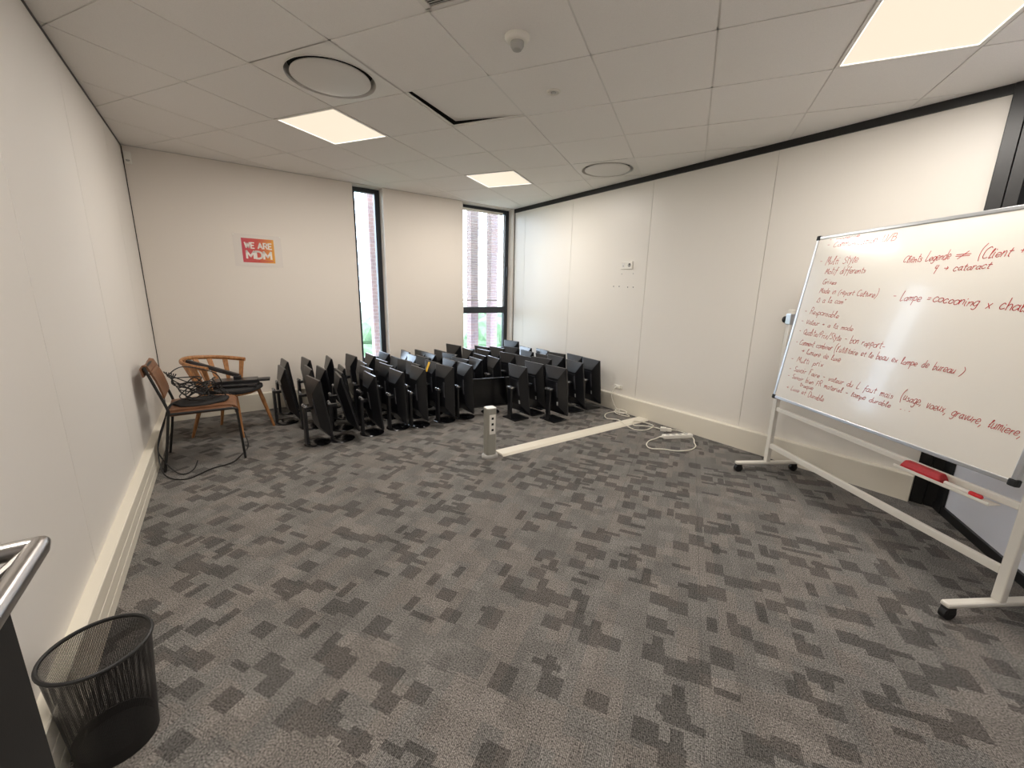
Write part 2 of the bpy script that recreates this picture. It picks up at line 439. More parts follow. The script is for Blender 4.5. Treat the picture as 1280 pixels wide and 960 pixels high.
# venetian blind in front of the upper pane
bl = empty('venetian_blind', (w2.location.x-0.04, w2.location.y-0.03, 0))
tag(bl, 'white open-slat venetian blind in the upper part of the wide window', 'blind')
hb = hw2-0.10
MB().bb((-hb, -0.018, 2.515), (hb, 0.018, 2.55), bev=0.003).build('head_rail', M_PLASTIC, bl)
sl = MB(); zz = 1.26
Rsl = Matrix.Rotation(math.radians(-14), 3, 'X')
while zz < 2.51:
    sl.box((0, 0, zz), (2*hb, 0.016, 0.0012), R=Rsl); zz += 0.021
sl.build('slats', M_PLASTIC, bl)
MB().bb((-hb, -0.011, 1.236), (hb, 0.011, 1.25), bev=0.002).build('bottom_rail', M_GREYPLASTIC, bl)
cdm = MB()
for xx in (-hb+0.1, hb-0.1): cdm.tube([(xx, -0.012, 1.24), (xx, -0.012, 2.53)], 0.0012, 5)
cdm.build('ladder_cord', M_PLASTIC, bl)

# black perimeter trims
def strip(name, a, b, wd, z0, z1, n, m):
    a, b, n = Vector(a), Vector(b), Vector(n)
    return struct(MB().prism([tuple(a), tuple(b), tuple(b+n*wd), tuple(a+n*wd)], z0, z1).build(name, m))
strip('trim_3', (XR, yb(XR)), (XR, YC), 0.012, H-0.055, H, (-1, 0), M_BLACKTRIM)
strip('trim_4', (XL, YB), (XL, YF), 0.004, H-0.014, H, (1, 0), M_BLACKTRIM)
strip('trim_5', (XR, yb(XR)-0.004), (XR, yb(XR)-0.016), 0.004, 0, H-0.05, (-1, 0), M_BLACKTRIM)
strip('trim_6', (XL+0.001, YB-0.001), (XL+0.007, YB-0.001), 0.004, 0.19, H-0.012, (0, -1), M_BLACKTRIM)
strip('trim_7', (XL, YB), (W1[0], yb(W1[0])), 0.003, H-0.006, H, (0, -1), M_SEAM)
strip('trim_8', (W1[1], yb(W1[1])), (W2[0], yb(W2[0])), 0.003, H-0.006, H, (0, -1), M_SEAM)
DA = -E2
cA = Vector((XR, YC))
strip('trim_9', tuple(cA), tuple(cA+DA*5.1), 0.014, H-0.055, H, nA, M_BLACKTRIM)
strip('baseboard_front', tuple(cA), tuple(cA+DA*5.1), 0.018, 0, 0.055, nA, M_BLACKTRIM)
# black corner post where the right wall meets the angled wall
pb = MB()
pb.bb((XR-0.022, YC+0.062, 0), (XR, YC+0.13, H)); pb.bb((XR-0.012, YC, 0), (XR, YC+0.062, H))
q0 = cA+nA*0.0
pb.prism([tuple(cA), tuple(cA+DA*0.045), tuple(cA+DA*0.045+nA*0.01), tuple(cA+nA*0.01)], 0, H)
pb.prism([tuple(cA+DA*0.045), tuple(cA+DA*0.10), tuple(cA+DA*0.10+nA*0.022), tuple(cA+DA*0.045+nA*0.022)], 0, H)
struct(pb.build('trim_10', M_BLACKTRIM, bev=0.003))

# dado trunking along three walls (profile with two shallow grooves)
def trunk(name, a, b, n, h=0.195, dp=0.05, grooves=True):
    a, b, n = Vector(a), Vector(b), Vector(n)
    mb = MB()
    prof = [(0, 0), (dp, 0), (dp, 0.052), (dp-0.0025, 0.054), (dp-0.0025, 0.058), (dp, 0.060), (dp, 0.118), (dp-0.0025, 0.120), (dp-0.0025, 0.124), (dp, 0.126), (dp, h-0.004), (dp-0.004, h), (0, h)]
    if not grooves: prof = [(0, 0), (dp, 0), (dp, h-0.006), (dp-0.006, h), (0, h)]
    k = len(prof)
    V = [(a.x+n.x*x, a.y+n.y*x, z) for x, z in prof]+[(b.x+n.x*x, b.y+n.y*x, z) for x, z in prof]
    F = [tuple(range(k)), tuple(reversed(range(k, 2*k)))]+[(i, (i+1) % k, k+(i+1) % k, k+i) for i in range(k)]
    mb.add(V, F)
    return struct(mb.build(name, M_TRUNK))
trunk('baseboard_left', (XL, YB), (XL, YF+0.1), (1, 0))
trunk('baseboard_back', (XL+0.05, yb(XL)), (XR-0.05, yb(XR)), (0, -1), grooves=False)
trunk('baseboard_right', (XR, yb(XR)), (XR, 0.535), (-1, 0), grooves=False)

# ------------------------------------------------------------------ ceiling fittings
def lamp(i, j, label):
    x, y = g2w(i+0.5, j+0.5)
    root = empty('ceiling_light', (x, y, H), math.radians(-58.3))
    tag(root, label, 'ceiling light', 'square LED panels in the ceiling')
    f = MB(); a, b = 0.2965, 0.278
    for sx_, sy_, dx, dy in ((0, 1, a, (a-b)/2), (0, -1, a, (a-b)/2), (1, 0, (a-b)/2, b), (-1, 0, (a-b)/2, b)):
        c = (sx_*(a+b)/2, sy_*(a+b)/2, 0.004)
        f.box(c, (2*dx, 2*dy, 0.016))
    f.build('frame', M_TBAR, root, bev=0.002)
    e = MB()
    for sx_, sy_, dx, dy in ((0, 1, b, 0.003), (0, -1, b, 0.003), (1, 0, 0.003, b), (-1, 0, 0.003, b)):
        e.box((sx_*(b-0.003), sy_*(b-0.003), 0.002), (2*dx, 2*dy, 0.004))
    e.build('glowing_edge', M_LAMPEDGE, root)
    MB().bb((-b, -b, 0.003), (b, b, 0.007)).build('diffuser', M_LAMP, root)
    ld = bpy.data.lights.new('panel_light', 'AREA'); ld.shape = 'SQUARE'; ld.size = 0.54; ld.energy = LAMP_POWER; ld.color = LAMP_COL
    lo = bpy.data.objects.new('panel_light', ld); COL.objects.link(lo); lo.parent = root; lo.location = (0, 0, -0.004)
    return root
lamp(-3, 0, 'lit square ceiling light beside the large round air diffuser')
lamp(-2, 3, 'small-looking lit square ceiling light nearest the two windows')
lamp(3, 0, 'large lit square ceiling light above the whiteboard at the top right')
lamp(0, -4, 'lit square ceiling light above the near end of the left wall')

def disc(i, j, label, r0=0.245):
    x, y = g2w(i+0.5, j+0.5)
    root = empty('air_diffuser', (x, y, H), math.radians(-58.3)); tag(root, label, 'air diffuser', 'round air diffusers in the ceiling')
    # square plate with round hole
    mb = MB(); n = 48; R = r0+0.012; a = 0.2965
    inn, out = [], []
    for k in range(n):
        t = 2*PI*k/n; c, s_ = math.cos(t), math.sin(t); q = a/max(abs(c), abs(s_))
        inn.append(mb.bm.verts.new((R*c, R*s_, 0))); out.append(mb.bm.verts.new((q*c, q*s_, 0)))
    for k in range(n): mb.bm.faces.new((inn[k], inn[(k+1) % n], out[(k+1) % n], out[k]))
    mb.build('face_plate', M_TBAR, root)
    MB().lathe([(R, 0), (R+0.003, -0.004), (R-0.002, -0.004), (R-0.008, 0.02), (R-0.02, 0.055)], 48).build('rim', M_TBAR, root, smooth=True)
    MB().lathe([(R, 0.012), (R-0.01, 0.05), (0.10, 0.09), (0, 0.09)], 48).build('throat', M_VOID, root, smooth=True)
    MB().lathe([(0, -0.013), (r0-0.06, -0.011), (r0-0.03, -0.007), (r0-0.020, -0.002), (r0-0.022, 0.004), (0, 0.01)], 48).build('disc', M_DISC, root, smooth=True)
    return root
disc(-2, -1, 'large round air diffuser in the ceiling beside the lit square light on the left')
disc(0, 3, 'round air diffuser in the ceiling near the top of the right wall')

# displaced ceiling tile
lo_ = MB()
cs = [(-0.960, 0.008), (-0.008, 0.004), (-0.004, 0.996), (-0.955, 0.985)]; hz = [0.022, 0.006, 0.008, 0.036]
V = []
for dz in (0, 0.016):
    for (a, b), h in zip(cs, hz):
        x, y = g2w(a, b); V.append((x, y, H+h+dz))
lo_.add(V, [(0, 1, 2, 3), (7, 6, 5, 4), (0, 4, 5, 1), (1, 5, 6, 2), (2, 6, 7, 3), (3, 7, 4, 0)])
tag(lo_.build('ceiling_tile', M_TILE), 'displaced grey ceiling tile lifted askew with a dark gap along two edges', 'ceiling tile')

x, y = g2w(0.5, -0.48)
sm = empty('motion_detector', (x, y, H)); tag(sm, 'round white detector dome on the ceiling between the diffuser and the sprinkler', 'detector')
MB().lathe([(0.0, 0), (0.062, 0), (0.062, -0.010), (0.052, -0.022), (0.040, -0.026), (0, -0.026)], 32).build('base', M_PLASTIC, sm, smooth=True)
MB().lathe([(0.034, -0.024), (0.033, -0.042), (0.022, -0.058), (0, -0.064)], 24).build('lens', M_GREYPLASTIC, sm, smooth=True)
x, y = g2w(0.49, 0.53)
sp_ = empty('sprinkler', (x, y, H)); tag(sp_, 'small white recessed sprinkler rosette beside the displaced ceiling tile', 'sprinkler')
MB().lathe([(0.045, 0), (0.045, -0.003), (0.036, -0.008), (0.030, -0.004), (0.026, 0.012)], 28).build('rosette', M_PLASTIC, sp_, smooth=True)
MB().lathe([(0, -0.012), (0.014, -0.010), (0.016, -0.004), (0.006, 0.0), (0.006, 0.014), (0.026, 0.014)], 20).build('nozzle', M_GREYPLASTIC, sp_, smooth=True)
# return-air grille just inside the top of the frame
x, y = g2w(0.19, -1.28)
gl_ = empty('air_grille', (x, y, H), math.radians(-58.3)); tag(gl_, 'grey slotted air grille in the ceiling cut off by the top edge', 'air grille')
g1 = MB(); a, b = 0.10, 0.145
g1.box((0, b, -0.003), (2*a+0.03, 0.016, 0.007)).box((0, -b, -0.003), (2*a+0.03, 0.016, 0.007)).box((a, 0, -0.003), (0.03, 2*b, 0.007)).box((-a, 0, -0.003), (0.03, 2*b, 0.007))
g1.build('frame', M_TBAR, gl_)
g2 = MB()
for k in range(20): g2.box((0, -b+0.014+k*0.0137, -0.001), (2*a, 0.005, 0.004))
g2.build('louvres', M_GREYPLASTIC, gl_)
MB().box((0, 0, -0.0003), (2*a, 2*b, 0.0006)).build('backing', M_VOID, gl_)

# alarm sensor in the far left corner
se = empty('alarm_sensor', (XL+0.038, YB-0.001, 2.50)); tag(se, 'small white alarm sensor high in the far left corner', 'sensor')
MB().bb((-0.025, -0.035, -0.05), (0.025, 0, 0.055), bev=0.008).build('housing', M_PLASTIC, se)
MB().lathe([(0.016, 0), (0.013, -0.012), (0, -0.018)], 16, c=(0.0, -0.03, -0.02)).build('lens', M_GREYPLASTIC, se, smooth=True)

# ------------------------------------------------------------------ wall fittings
so = empty('wall_socket', (XR, 3.232, 1.705)); tag(so, 'double white socket plate at mid height on the right wall', 'socket')
MB().bb((-0.012, -0.085, -0.042), (0, 0.085, 0.042), bev=0.005).build('plate', M_PLASTIC, so)
MB().tube([(-0.0125, -0.042, 0.0), (-0.0135, -0.042, 0.0)], 0.022, 20).build('outlet', M_GREYPLASTIC, so)
MB().bb((-0.014, -0.055, 0.006), (-0.0138, -0.036, 0.020)).bb((-0.014, -0.05, -0.012), (-0.0138, -0.044, 0.006)).build('pin_hole', M_VOID, so)
MB().bb((-0.0135, 0.022, -0.024), (-0.012, 0.066, 0.024), bev=0.0005).build('data_port', M_TBAR, so)
MB().bb((-0.0142, 0.036, -0.012), (-0.0135, 0.050, 0.0)).build('port_hole', M_GREYPLASTIC, so)
for (y, z, nm) in ((3.409, 1.471, 'leftmost'), (3.324, 1.471, 'second from left'), (3.198, 1.463, 'third from left'), (3.12, 1.463, 'rightmost')):
    s0 = MB(); s0.lathe([(0, 0), (0.006, 0), (0.005, 0.004), (0, 0.005)], 12)
    o = s0.build('wall_plug', M_STRIP); o.location = (XR, y, z); o.rotation_euler = (0, -PI/2, 0)
    tag(o, 'small dark screw plug, %s of four in the row under the socket' % nm, 'wall plug', 'screw plugs under the wall socket')
for (y, z, nm) in ((3.30, 1.612, 'left'), (3.135, 1.612, 'right')):
    s0 = MB(); s0.lathe([(0, 0), (0.006, 0), (0.005, 0.003), (0, 0.004)], 12)
    o = s0.build('wall_plug', M_GREYPLASTIC); o.location = (XR, y, z); o.rotation_euler = (0, -PI/2, 0)
    tag(o, 'small grey screw plug directly under the %s end of the socket plate' % nm, 'wall plug', 'screw plugs under the wall socket')
s2 = empty('floor_level_socket', (XR, 3.215, 0.285)); tag(s2, 'small white socket plate on the right wall just above the trunking', 'socket')
MB().bb((-0.010, -0.055, -0.022), (0, 0.055, 0.022), bev=0.004).build('plate', M_PLASTIC, s2)
MB().bb((-0.030, -0.03, -0.016), (-0.010, 0.02, 0.014), bev=0.004).build('plug', M_PLASTIC, s2)

# poster
po = empty('poster', (0.4225, yb(0.42)-0.003, 1.76), math.atan(TILT)); tag(po, 'small red and orange poster reading WE ARE MDM on the back wall', 'poster')
MB().bb((-0.225, 0, -0.165), (0.225, 0.0016, 0.165)).build('sleeve', M_FILM, po)
MB().bb((-0.150, -0.001, -0.124), (0.150, 0.0004, 0.124)).build('printed_sheet', M_POSTER, po)
BLOCK = {'W': (6, "0,10 1.5,0.5 3,9 4.5,0.5 6,10"), 'E': (3.8, "3.8,10 0,10 0,0 3.8,0|0,5.1 3.2,5.1"), 'A': (5.4, "0,0 2.7,10 5.4,0|1,3.2 4.4,3.2"),
'R': (4.6, "0,0 0,10 2.8,10 4.2,9 4.2,6.4 2.8,5.3 0,5.3|2.2,5.3 4.6,0"), 'M': (6.4, "0,0 0,10 3.2,2.5 6.4,10 6.4,0"), 'D': (5.2, "0,0 0,10 2.6,10 4.6,8.6 5.2,6.4 5.2,3.6 4.6,1.4 2.6,0 0,0"), ' ': (1.6, "")}
def block(ch, x0, z0, kx, kz, lw):
    mb = MB()
    for pl_ in BLOCK[ch][1].split('|'):
        P = [Vector((x0+float(q.split(',')[0])*kx, -0.0014, z0+float(q.split(',')[1])*kz)) for q in pl_.split()]
        for a, b in zip(P, P[1:]):
            d = (b-a).normalized(); n = Vector((-d.z, 0, d.x))*lw/2
            mb.add([a-d*lw*0.3-n, b+d*lw*0.3-n, b+d*lw*0.3+n, a-d*lw*0.3+n], [(0, 1, 2, 3)])
    return mb
def line_text(body, xa, xb, z0, h, lw):
    tot = sum(BLOCK[c][0] for c in body)+1.7*(len(body)-1); kx = (xb-xa)/tot; x = xa
    for c in body:
        if c != ' ': block(c, x, z0, kx, h/10, lw).build('poster_letter', M_PAPER, po)
        x += (BLOCK[c][0]+1.7)*kx
line_text('WE ARE', -0.122, 0.125, 0.024, 0.056, 0.0125)
line_text('MDM', -0.112, 0.115, -0.080, 0.072, 0.0185)
ln = MB()
ln.bb((-0.135, -0.0016, 0.0035), (0.135, -0.001, 0.0065)); ln.bb((-0.13, -0.0016, 0.106), (-0.02, -0.001, 0.111)); ln.bb((0.03, -0.0016, 0.106), (0.13, -0.001, 0.111))
ln.bb((-0.13, -0.0016, -0.108), (-0.01, -0.001, -0.099)); ln.bb((0.03, -0.0016, -0.108), (0.135, -0.001, -0.099))
ln.build('rule_lines', M_INKFAINT, po)
for xx, zz in ((-0.215, 0.155), (0.215, 0.155)):
    MB().lathe([(0, 0), (0.008, 0), (0.006, 0.003), (0, 0.004)], 12).build('pin', M_PLASTIC, po, loc=(xx, -0.0005, zz)).rotation_euler = (PI/2, 0, 0)

# ------------------------------------------------------------------ floor column and trunking
co = empty('power_column', (1.765, 2.795, 0), math.radians(-4)); tag(co, 'short grey service column with three outlets standing on the carpet', 'power column')
MB().lathe([(0, 0), (0.062, 0), (0.062, 0.018), (0.054, 0.030), (0, 0.030)], 8, sx=1.25, sy=1.0).build('base', M_GREYPLASTIC, co, bev=0.004)
pr = [(-0.045, -0.030), (-0.030, -0.040), (0.030, -0.040), (0.045, -0.030), (0.045, 0.030), (0.030, 0.040), (-0.030, 0.040), (-0.045, 0.030)]
MB().prism(pr, 0.02, 0.435).build('body', M_COLUMN, co, bev=0.004)
MB().prism([(x*0.97, y*0.97) for x, y in pr], 0.435, 0.441).build('cap', M_PLASTIC, co)
fo = MB().bb((-0.026, -0.0435, 0.215), (0.030, -0.040, 0.385), bev=0.0015).build('outlet_plate', M_PLASTIC, co)
for k in range(3):
    MB().bb((-0.008, -0.0446, 0.243+k*0.05), (0.012, -0.0436, 0.262+k*0.05)).build('outlet', M_VOID, fo)
ft = MB(); ft.add([(0, -0.075, 0), (0, -0.055, 0.016), (0, 0.055, 0.016), (0, 0.075, 0), (1.955, -0.075, 0), (1.955, -0.055, 0.016), (1.955, 0.055, 0.016), (1.955, 0.075, 0)],
   [(0, 1, 2, 3), (7, 6, 5, 4), (0, 4, 5, 1), (1, 5, 6, 2), (2, 6, 7, 3), (3, 7, 4, 0)])
o = ft.build('floor_trunking', M_TRUNK); o.location = (1.86, 2.80, 0.001); o.rotation_euler = (0, 0, math.radians(-0.6))
tag(o, 'long flat cream cable duct across the carpet from service column to wall', 'floor trunking')

# white leads on the floor by the right wall
def cable(name, pts, r, m, label, group=None, n=6, closed=False):
    o = MB().tube(spline(pts, n, closed), r, 6, closed=closed).build(name, m, smooth=True)
    tag(o, label, 'cable', group); return o
st = empty('power_strip', (3.585, 2.195, 0.0), math.atan2(-0.123, 0.26)); tag(st, 'white multi-socket power strip lying near the right wall', 'power strip')
MB().bb((-0.155, -0.028, 0.0), (0.155, 0.028, 0.040), bev=0.008).build('body', M_PLASTIC, st)
for k in range(4): MB().tube([(-0.105+k*0.065, 0, 0.0395), (-0.105+k*0.065, 0, 0.0412)], 0.019, 16).build('outlet', M_GREYPLASTIC, st)
MB().tube([(-0.155, 0, 0.02), (-0.185, 0, 0.02)], [0.014, 0.007], 10).build('cable_boot', M_PLASTIC, st)
cable('power_lead', [(3.415, 2.275, 0.02), (3.36, 2.285, 0.008), (3.262, 2.285, 0.006), (3.151, 2.23, 0.006), (3.112, 2.15, 0.006), (3.199, 2.07, 0.006), (3.261, 1.985, 0.006), (3.389, 1.932, 0.006), (3.516, 1.955, 0.006), (3.60, 2.02, 0.006), (3.70, 2.09, 0.006), (3.775, 2.20, 0.006), (3.78, 2.32, 0.006), (3.72, 2.37, 0.01)], 0.0055, M_WCABLE, 'white lead looping in front of the power strip')
pl = empty('plug_coupler', (3.665, 2.385, 0.0), math.radians(-55)); tag(pl, 'white plug coupler between the coiled lead and the power strip', 'plug')
MB().bb((-0.05, -0.022, 0), (0.01, 0.022, 0.042), bev=0.008).build('plug_body', M_PLASTIC, pl)
MB().bb((0.01, -0.02, 0.002), (0.06, 0.02, 0.038), bev=0.01).build('socket_body', M_PLASTIC, pl)
cable('extension_cord', [(3.63, 2.43, 0.02), (3.654, 2.514, 0.007), (3.603, 2.604, 0.007), (3.523, 2.673, 0.007), (3.585, 2.736, 0.025), (3.686, 2.694, 0.012), (3.708, 2.60, 0.007), (3.645, 2.52, 0.018), (3.511, 2.508, 0.007), (3.415, 2.586, 0.007), (3.42, 2.713, 0.025), (3.485, 2.86, 0.025), (3.462, 3.001, 0.007), (3.546, 3.108, 0.007), (3.67, 3.15, 0.007), (3.77, 3.11, 0.007), (3.80, 3.03, 0.007), (3.75, 2.92, 0.007), (3.69, 2.95, 0.016), (3.68, 3.05, 0.02), (3.73, 3.13, 0.02), (3.79, 3.10, 0.02), (3.80, 3.15, 0.03), (3.80, 3.2, 0.075), (3.805, 3.255, 0.17), (3.83, 3.26, 0.23), (3.842, 3.23, 0.28)], 0.0055, M_WCABLE, 'long cream extension cord coiled on the carpet, rising to the low wall socket')
cable('coiled_lead', [(3.70, 3.06, 0.030), (3.75, 3.13, 0.035), (3.80, 3.10, 0.035), (3.795, 3.0, 0.03), (3.72, 2.98, 0.03)], 0.006, M_WCABLE, 'short cream lead bundled on the cord at the foot of the wall', closed=True)

# ------------------------------------------------------------------ whiteboard on stand
A = Vector((3.511, 1.341)); U = Vector((-0.515547, -0.856861)); NN = Vector((-0.856861, 0.515547))
WB = empty('mobile_whiteboard', (A.x, A.y, 0), math.atan2(U.y, U.x))
tag(WB, 'mobile whiteboard covered in red handwriting on a wheeled cream steel stand', 'whiteboard')
# local frame: +x along the board to the right, +y = away from the viewer?  (left-normal of U)
side = 1 if Vector((-U.y, U.x)).dot(NN) > 0 else -1     # sign of local y that faces the camera
SW = 1.54
for sx_ in (0, SW):
    leg = MB().bb((sx_-0.02, -0.016, 0.085), (sx_+0.02, 0.016, 1.30)).build('upright', M_LEGPAINT, WB, bev=0.005)
    if sx_ == 0: off = 0.0
    ft_ = MB().bb((sx_-0.020, -0.26, 0.062), (sx_+0.020, 0.26, 0.086)).build('foot', M_LEGPAINT, WB, bev=0.008)
    for sy_ in (-0.235, 0.235):
        c = MB().tube([(sx_-0.013, sy_, 0.030), (sx_+0.013, sy_, 0.030)], 0.030, 18)
        ca = c.build('castor', M_RUBBER, ft_, smooth=True)
        MB().bb((sx_-0.018, sy_-0.02, 0.030), (sx_+0.018, sy_+0.022, 0.063), bev=0.006).build('castor_fork', M_RUBBER, ca)
MB().bb((0.02, -0.012, 0.205), (SW-0.02, 0.012, 0.245)).build('lower_rail', M_LEGPAINT, WB, bev=0.004)
MB().bb((0.02, -0.010, 0.515), (SW-0.02, 0.010, 0.548)).build('upper_rail', M_LEGPAINT, WB, bev=0.004)
ty = 0.012*side
tr = MB()
for (ya, yb_, za, zb_) in ((0.010, 0.075, 0.505, 0.509), (0.072, 0.075, 0.505, 0.520)):
    tr.bb((1.03, ya*side, za), (1.46, yb_*side, zb_))
tr.build('pen_tray', M_LEGPAINT, WB)
for sx_ in (0, SW):
    kn = MB().tube([(sx_-(0.05 if sx_ == 0 else -0.05), 0, 1.2229), (sx_, 0, 1.2229)], 0.009, 10)
    kn.bb((sx_-0.026, -0.022, 1.19), (sx_+0.026, 0.022, 1.27), bev=0.004)
    kx = sx_-0.045 if sx_ == 0 else sx_+0.045
    k2 = kn.build('pivot_bracket', M_ALU, WB)
    MB().tube([(kx+0.012, 0, 1.2229), (kx-0.012, 0, 1.2229)], 0.026, 12).build('knob', M_RUBBER, k2)
# board panel: child rotated about its horizontal pivot axis
TAU = 0.12056; BW_, BH = 1.4693, 0.58727; BX = 0.05466
bd = MB().bb((0, -0.008, -BH), (BW_, 0.008, BH)).build('board', M_BOARD, WB)
bd.location = (BX, 0, 1.2229); bd.rotation_euler = (TAU*side, 0, 0)
fm = MB(); fw = 0.016
fm.bb((0.02, -0.012, BH-fw), (BW_-0.02, 0.012, BH+0.004)); fm.bb((0.02, -0.012, -BH-0.004), (BW_-0.02, 0.012, -BH+fw))
fm.bb((-0.004, -0.012, -BH+0.02), (fw, 0.012, BH-0.02)); fm.bb((BW_-fw, -0.012, -BH+0.02), (BW_+0.004, 0.012, BH-0.02))
fm.build('frame', M_ALU, bd, bev=0.003)
for xx in (0.006, BW_-0.006):
    for zc in (-BH+0.006, BH-0.006):
        MB().box((xx, 0, zc), (0.034, 0.028, 0.034), bev=0.008).build('corner_cap', M_RUBBER, bd)

# stroke lettering for the red handwriting
GL = {
'a': (4.6, "4,4 2,5 0,3 0,1 2,0 4,2|4,5 4,1 5,0"), 'b': (4.2, "0,10 0,0 2,0 4,2 3,4.5 0,3"), 'c': (4.2, "4,4 2,5 0,3 0,1 2,0 4,1"),
'd': (4.6, "4,4 2,5 0,3 0,1 2,0 4,2|4,10 4,0"), 'e': (4.2, "0,2 4,3 3,5 1,5 0,3 0,1 2,0 4,1"), 'f': (3.4, "4,9 3,10 2,8 1,-3|0,5 4,5"),
'g': (4.4, "4,4 2,5 0,3 0,1 2,0 4,2|4,5 4,-2 2,-4 0,-3"), 'h': (4.2, "0,10 0,0|0,3 2,5 4,4 4,0"), 'i': (1.6, "0,5 0,1 1,0|0,7 0.4,7.6"),
'l': (2.2, "0,3 1,6 1.6,9 1,10 0.3,8 0.3,1 1,0 2,1"), 'm': (5.4, "0,5 0,0|0,3 1.5,5 2.5,4 2.5,0|2.5,3 4,5 5,4 5,0"), 'n': (4.0, "0,5 0,0|0,3 2,5 3.5,4 3.5,0"),
'o': (4.2, "2,5 0,4 0,1 2,0 4,1 4,4 2,5 3.4,4.6"), 'p': (4.2, "0,5 0,-4|0,4 2,5 4,3 3,1 0,1"), 'q': (4.6, "4,4 2,5 0,3 0,1 2,0 4,2|4,5 4,-4"),
'r': (3.0, "0,5 0,0|0,3 1.5,5 3,4.6"), 's': (3.2, "3,4.5 1,5 0,4 3,2 2,0 0,0.5"), 't': (3.2, "1.5,9 1.5,1 3,0|0,6 3.5,6"),
'u': (4.2, "0,5 0,1 1.5,0 3.5,2|3.5,5 3.5,0"), 'v': (3.8, "0,5 1.8,0 3.5,5"), 'x': (3.8, "0,5 3.5,0|3.5,5 0,0"), 'y': (3.8, "0,5 1.8,1|3.5,5 0.5,-4"),
'B': (5, "0,10 0,0|0,10 3,10 4,8 3,5.5 0,5.5|3,5.5 5,4 4,0.5 0,0"), 'C': (5.4, "5,9 3,10 0,7 0,2 2,0 5,1"), 'D': (5.4, "0,10 0,0 3,0 5,3 5,7 3,10 0,10"),
'F': (4.4, "0,10 0,0|0,10 4,10|0,5.5 3,5.5"), 'G': (5.4, "5,9 3,10 0,7 0,2 2,0 5,1 5,4 3,4"), 'L': (4.2, "1,10 0,0 4,0.4"), 'M': (6.4, "0,0 1,10 3,3 5,10 6,0"),
'P': (4.6, "0,0 0,10 3,10 4.5,8 3,5 0,5"), 'Q': (5.6, "3,10 0,7 0,3 2,0 5,2 5,7 3,10|3,3 5.5,-1"), 'R': (5, "0,0 0,10 3,10 4.5,8 3,5.5 0,5|2,5 5,0"),
'S': (4.6, "4.5,9 2.5,10 0.5,8 1,6 4,4 4.5,2 2,0 0,1"), 'U': (5.2, "0,10 0,2 2,0 4.5,2 4.5,10"), 'V': (5, "0,10 2.3,0 4.6,10"), 'N': (5, "0,0 0,10 4.5,0 4.5,10"),
'+': (5, "0,4 4,4|2,6 2,2"), '=': (5, "0,5 4,5|0,3 4,3"), '-': (4.4, "0,4 3.4,4"), '/': (4.4, "0,-1 4,11"), '(': (3, "2.4,12 0,8 0,2 2,-3"), ')': (3, "0,12 2.4,8 2.4,2 0.4,-3"),
"'": (1.8, "0.6,10 0,8"), ',': (2.2, "1,0.6 0,-2"), '.': (3.2, "0,0 0.6,0.4"), '>': (5.4, "0,4 5,4|3.4,6 5,4 3.4,2"), '*': (3.4, "0,9 2.4,9|1.2,10.4 1.2,7.6"),
'^': (6.6, "0,0 3,10 6,0 0,0"), '#': (8, "0,6 7,6|0,3 7,3|2,-2 5.4,11"), '4': (4.6, "1,9 0,5 3,5|3,9 2.4,-3"), ' ': (5.0, "")}
def write(body, s0, v0, s1, v1, h, m=M_INK, lw=0.0027, sq=1.0):
    h *= 0.86
    tot = sum(GL[c][0]+1.3 for c in body)
    sc_ = (s1-s0)/tot; k = h/10.0
    mb = MB(); x = 0.0
    yf = side*0.0086
    for c in body:
        wd, st_ = GL[c]; jy = random.uniform(-0.7, 0.7); js = random.uniform(0.75, 1.15)
        for pl_ in st_.split('|'):
            if not pl_: continue
            P = [tuple(float(t) for t in q.split(',')) for q in pl_.split()]
            pts = []
            for (px, py) in P:
                xx = x+px+0.24*py*(h/10)/max(sc_, 1e-4)*0.9+random.uniform(-0.35, 0.35)
                s_ = s0+xx*sc_; v_ = v0+(v1-v0)*(x/tot)+(py*js+jy)*k
                pts.append(Vector((s_-BX, yf, v_)))
            pts = spline(pts, 3) if len(pts) > 2 else pts
            for a, b in zip(pts, pts[1:]):
                d = b-a
                if d.length < 1e-6: continue
                d.normalize(); n = Vector((-d.z, 0, d.x))*lw/2; a2, b2 = a-d*lw*0.3, b+d*lw*0.3
                mb.add([a2-n, b2-n, b2+n, a2+n], [(0, 1, 2, 3)])
        x += wd+1.3
    return mb.build('handwriting_line', m, bd)
write('- moderne', 0.160, 0.553, 0.396, 0.553, 0.026, M_INKFAINT)
write('- Communication U/B', 0.155, 0.506, 0.643, 0.502, 0.045)
write('- Multi Style', 0.130, 0.392, 0.436, 0.392, 0.058)
write('Motif differents', 0.204, 0.328, 0.515, 0.325, 0.048)
write('Grives', 0.21, 0.262, 0.326, 0.256, 0.040)
write('Made in (report Culture)', 0.205, 0.200, 0.641, 0.178, 0.044)
write('^ a la com*', 0.205, 0.138, 0.438, 0.130, 0.046)
write('- Responsable', 0.125, 0.058, 0.423, 0.040, 0.046)
write('- Valeur + a la mode', 0.120, -0.016, 0.555, -0.032, 0.042)
write('- Qualite/Prix/Style - bon rapport-', 0.125, -0.090, 0.79, -0.112, 0.050)
write("- Comment combiner (l'utilitaire et le beau ex lampe de bureau )", 0.125, -0.166, 1.203, -0.180, 0.046)
write('> lumiere de luxe', 0.20, -0.222, 0.534, -0.232, 0.042)
write('- Multi prix', 0.125, -0.290, 0.42, -0.288, 0.044)
write('- Savoir Faire - valeur du L faut mais', 0.135, -0.358, 0.926, -0.372, 0.044)
write('(usage, voeux, gravure, lumiere,', 0.965, -0.362, 1.488, -0.392, 0.056)
write('- Savoir bien FR materiel - lampe durable', 0.140, -0.412, 0.931, -0.424, 0.040)
write('traque', 0.273, -0.452, 0.396, -0.452, 0.034)
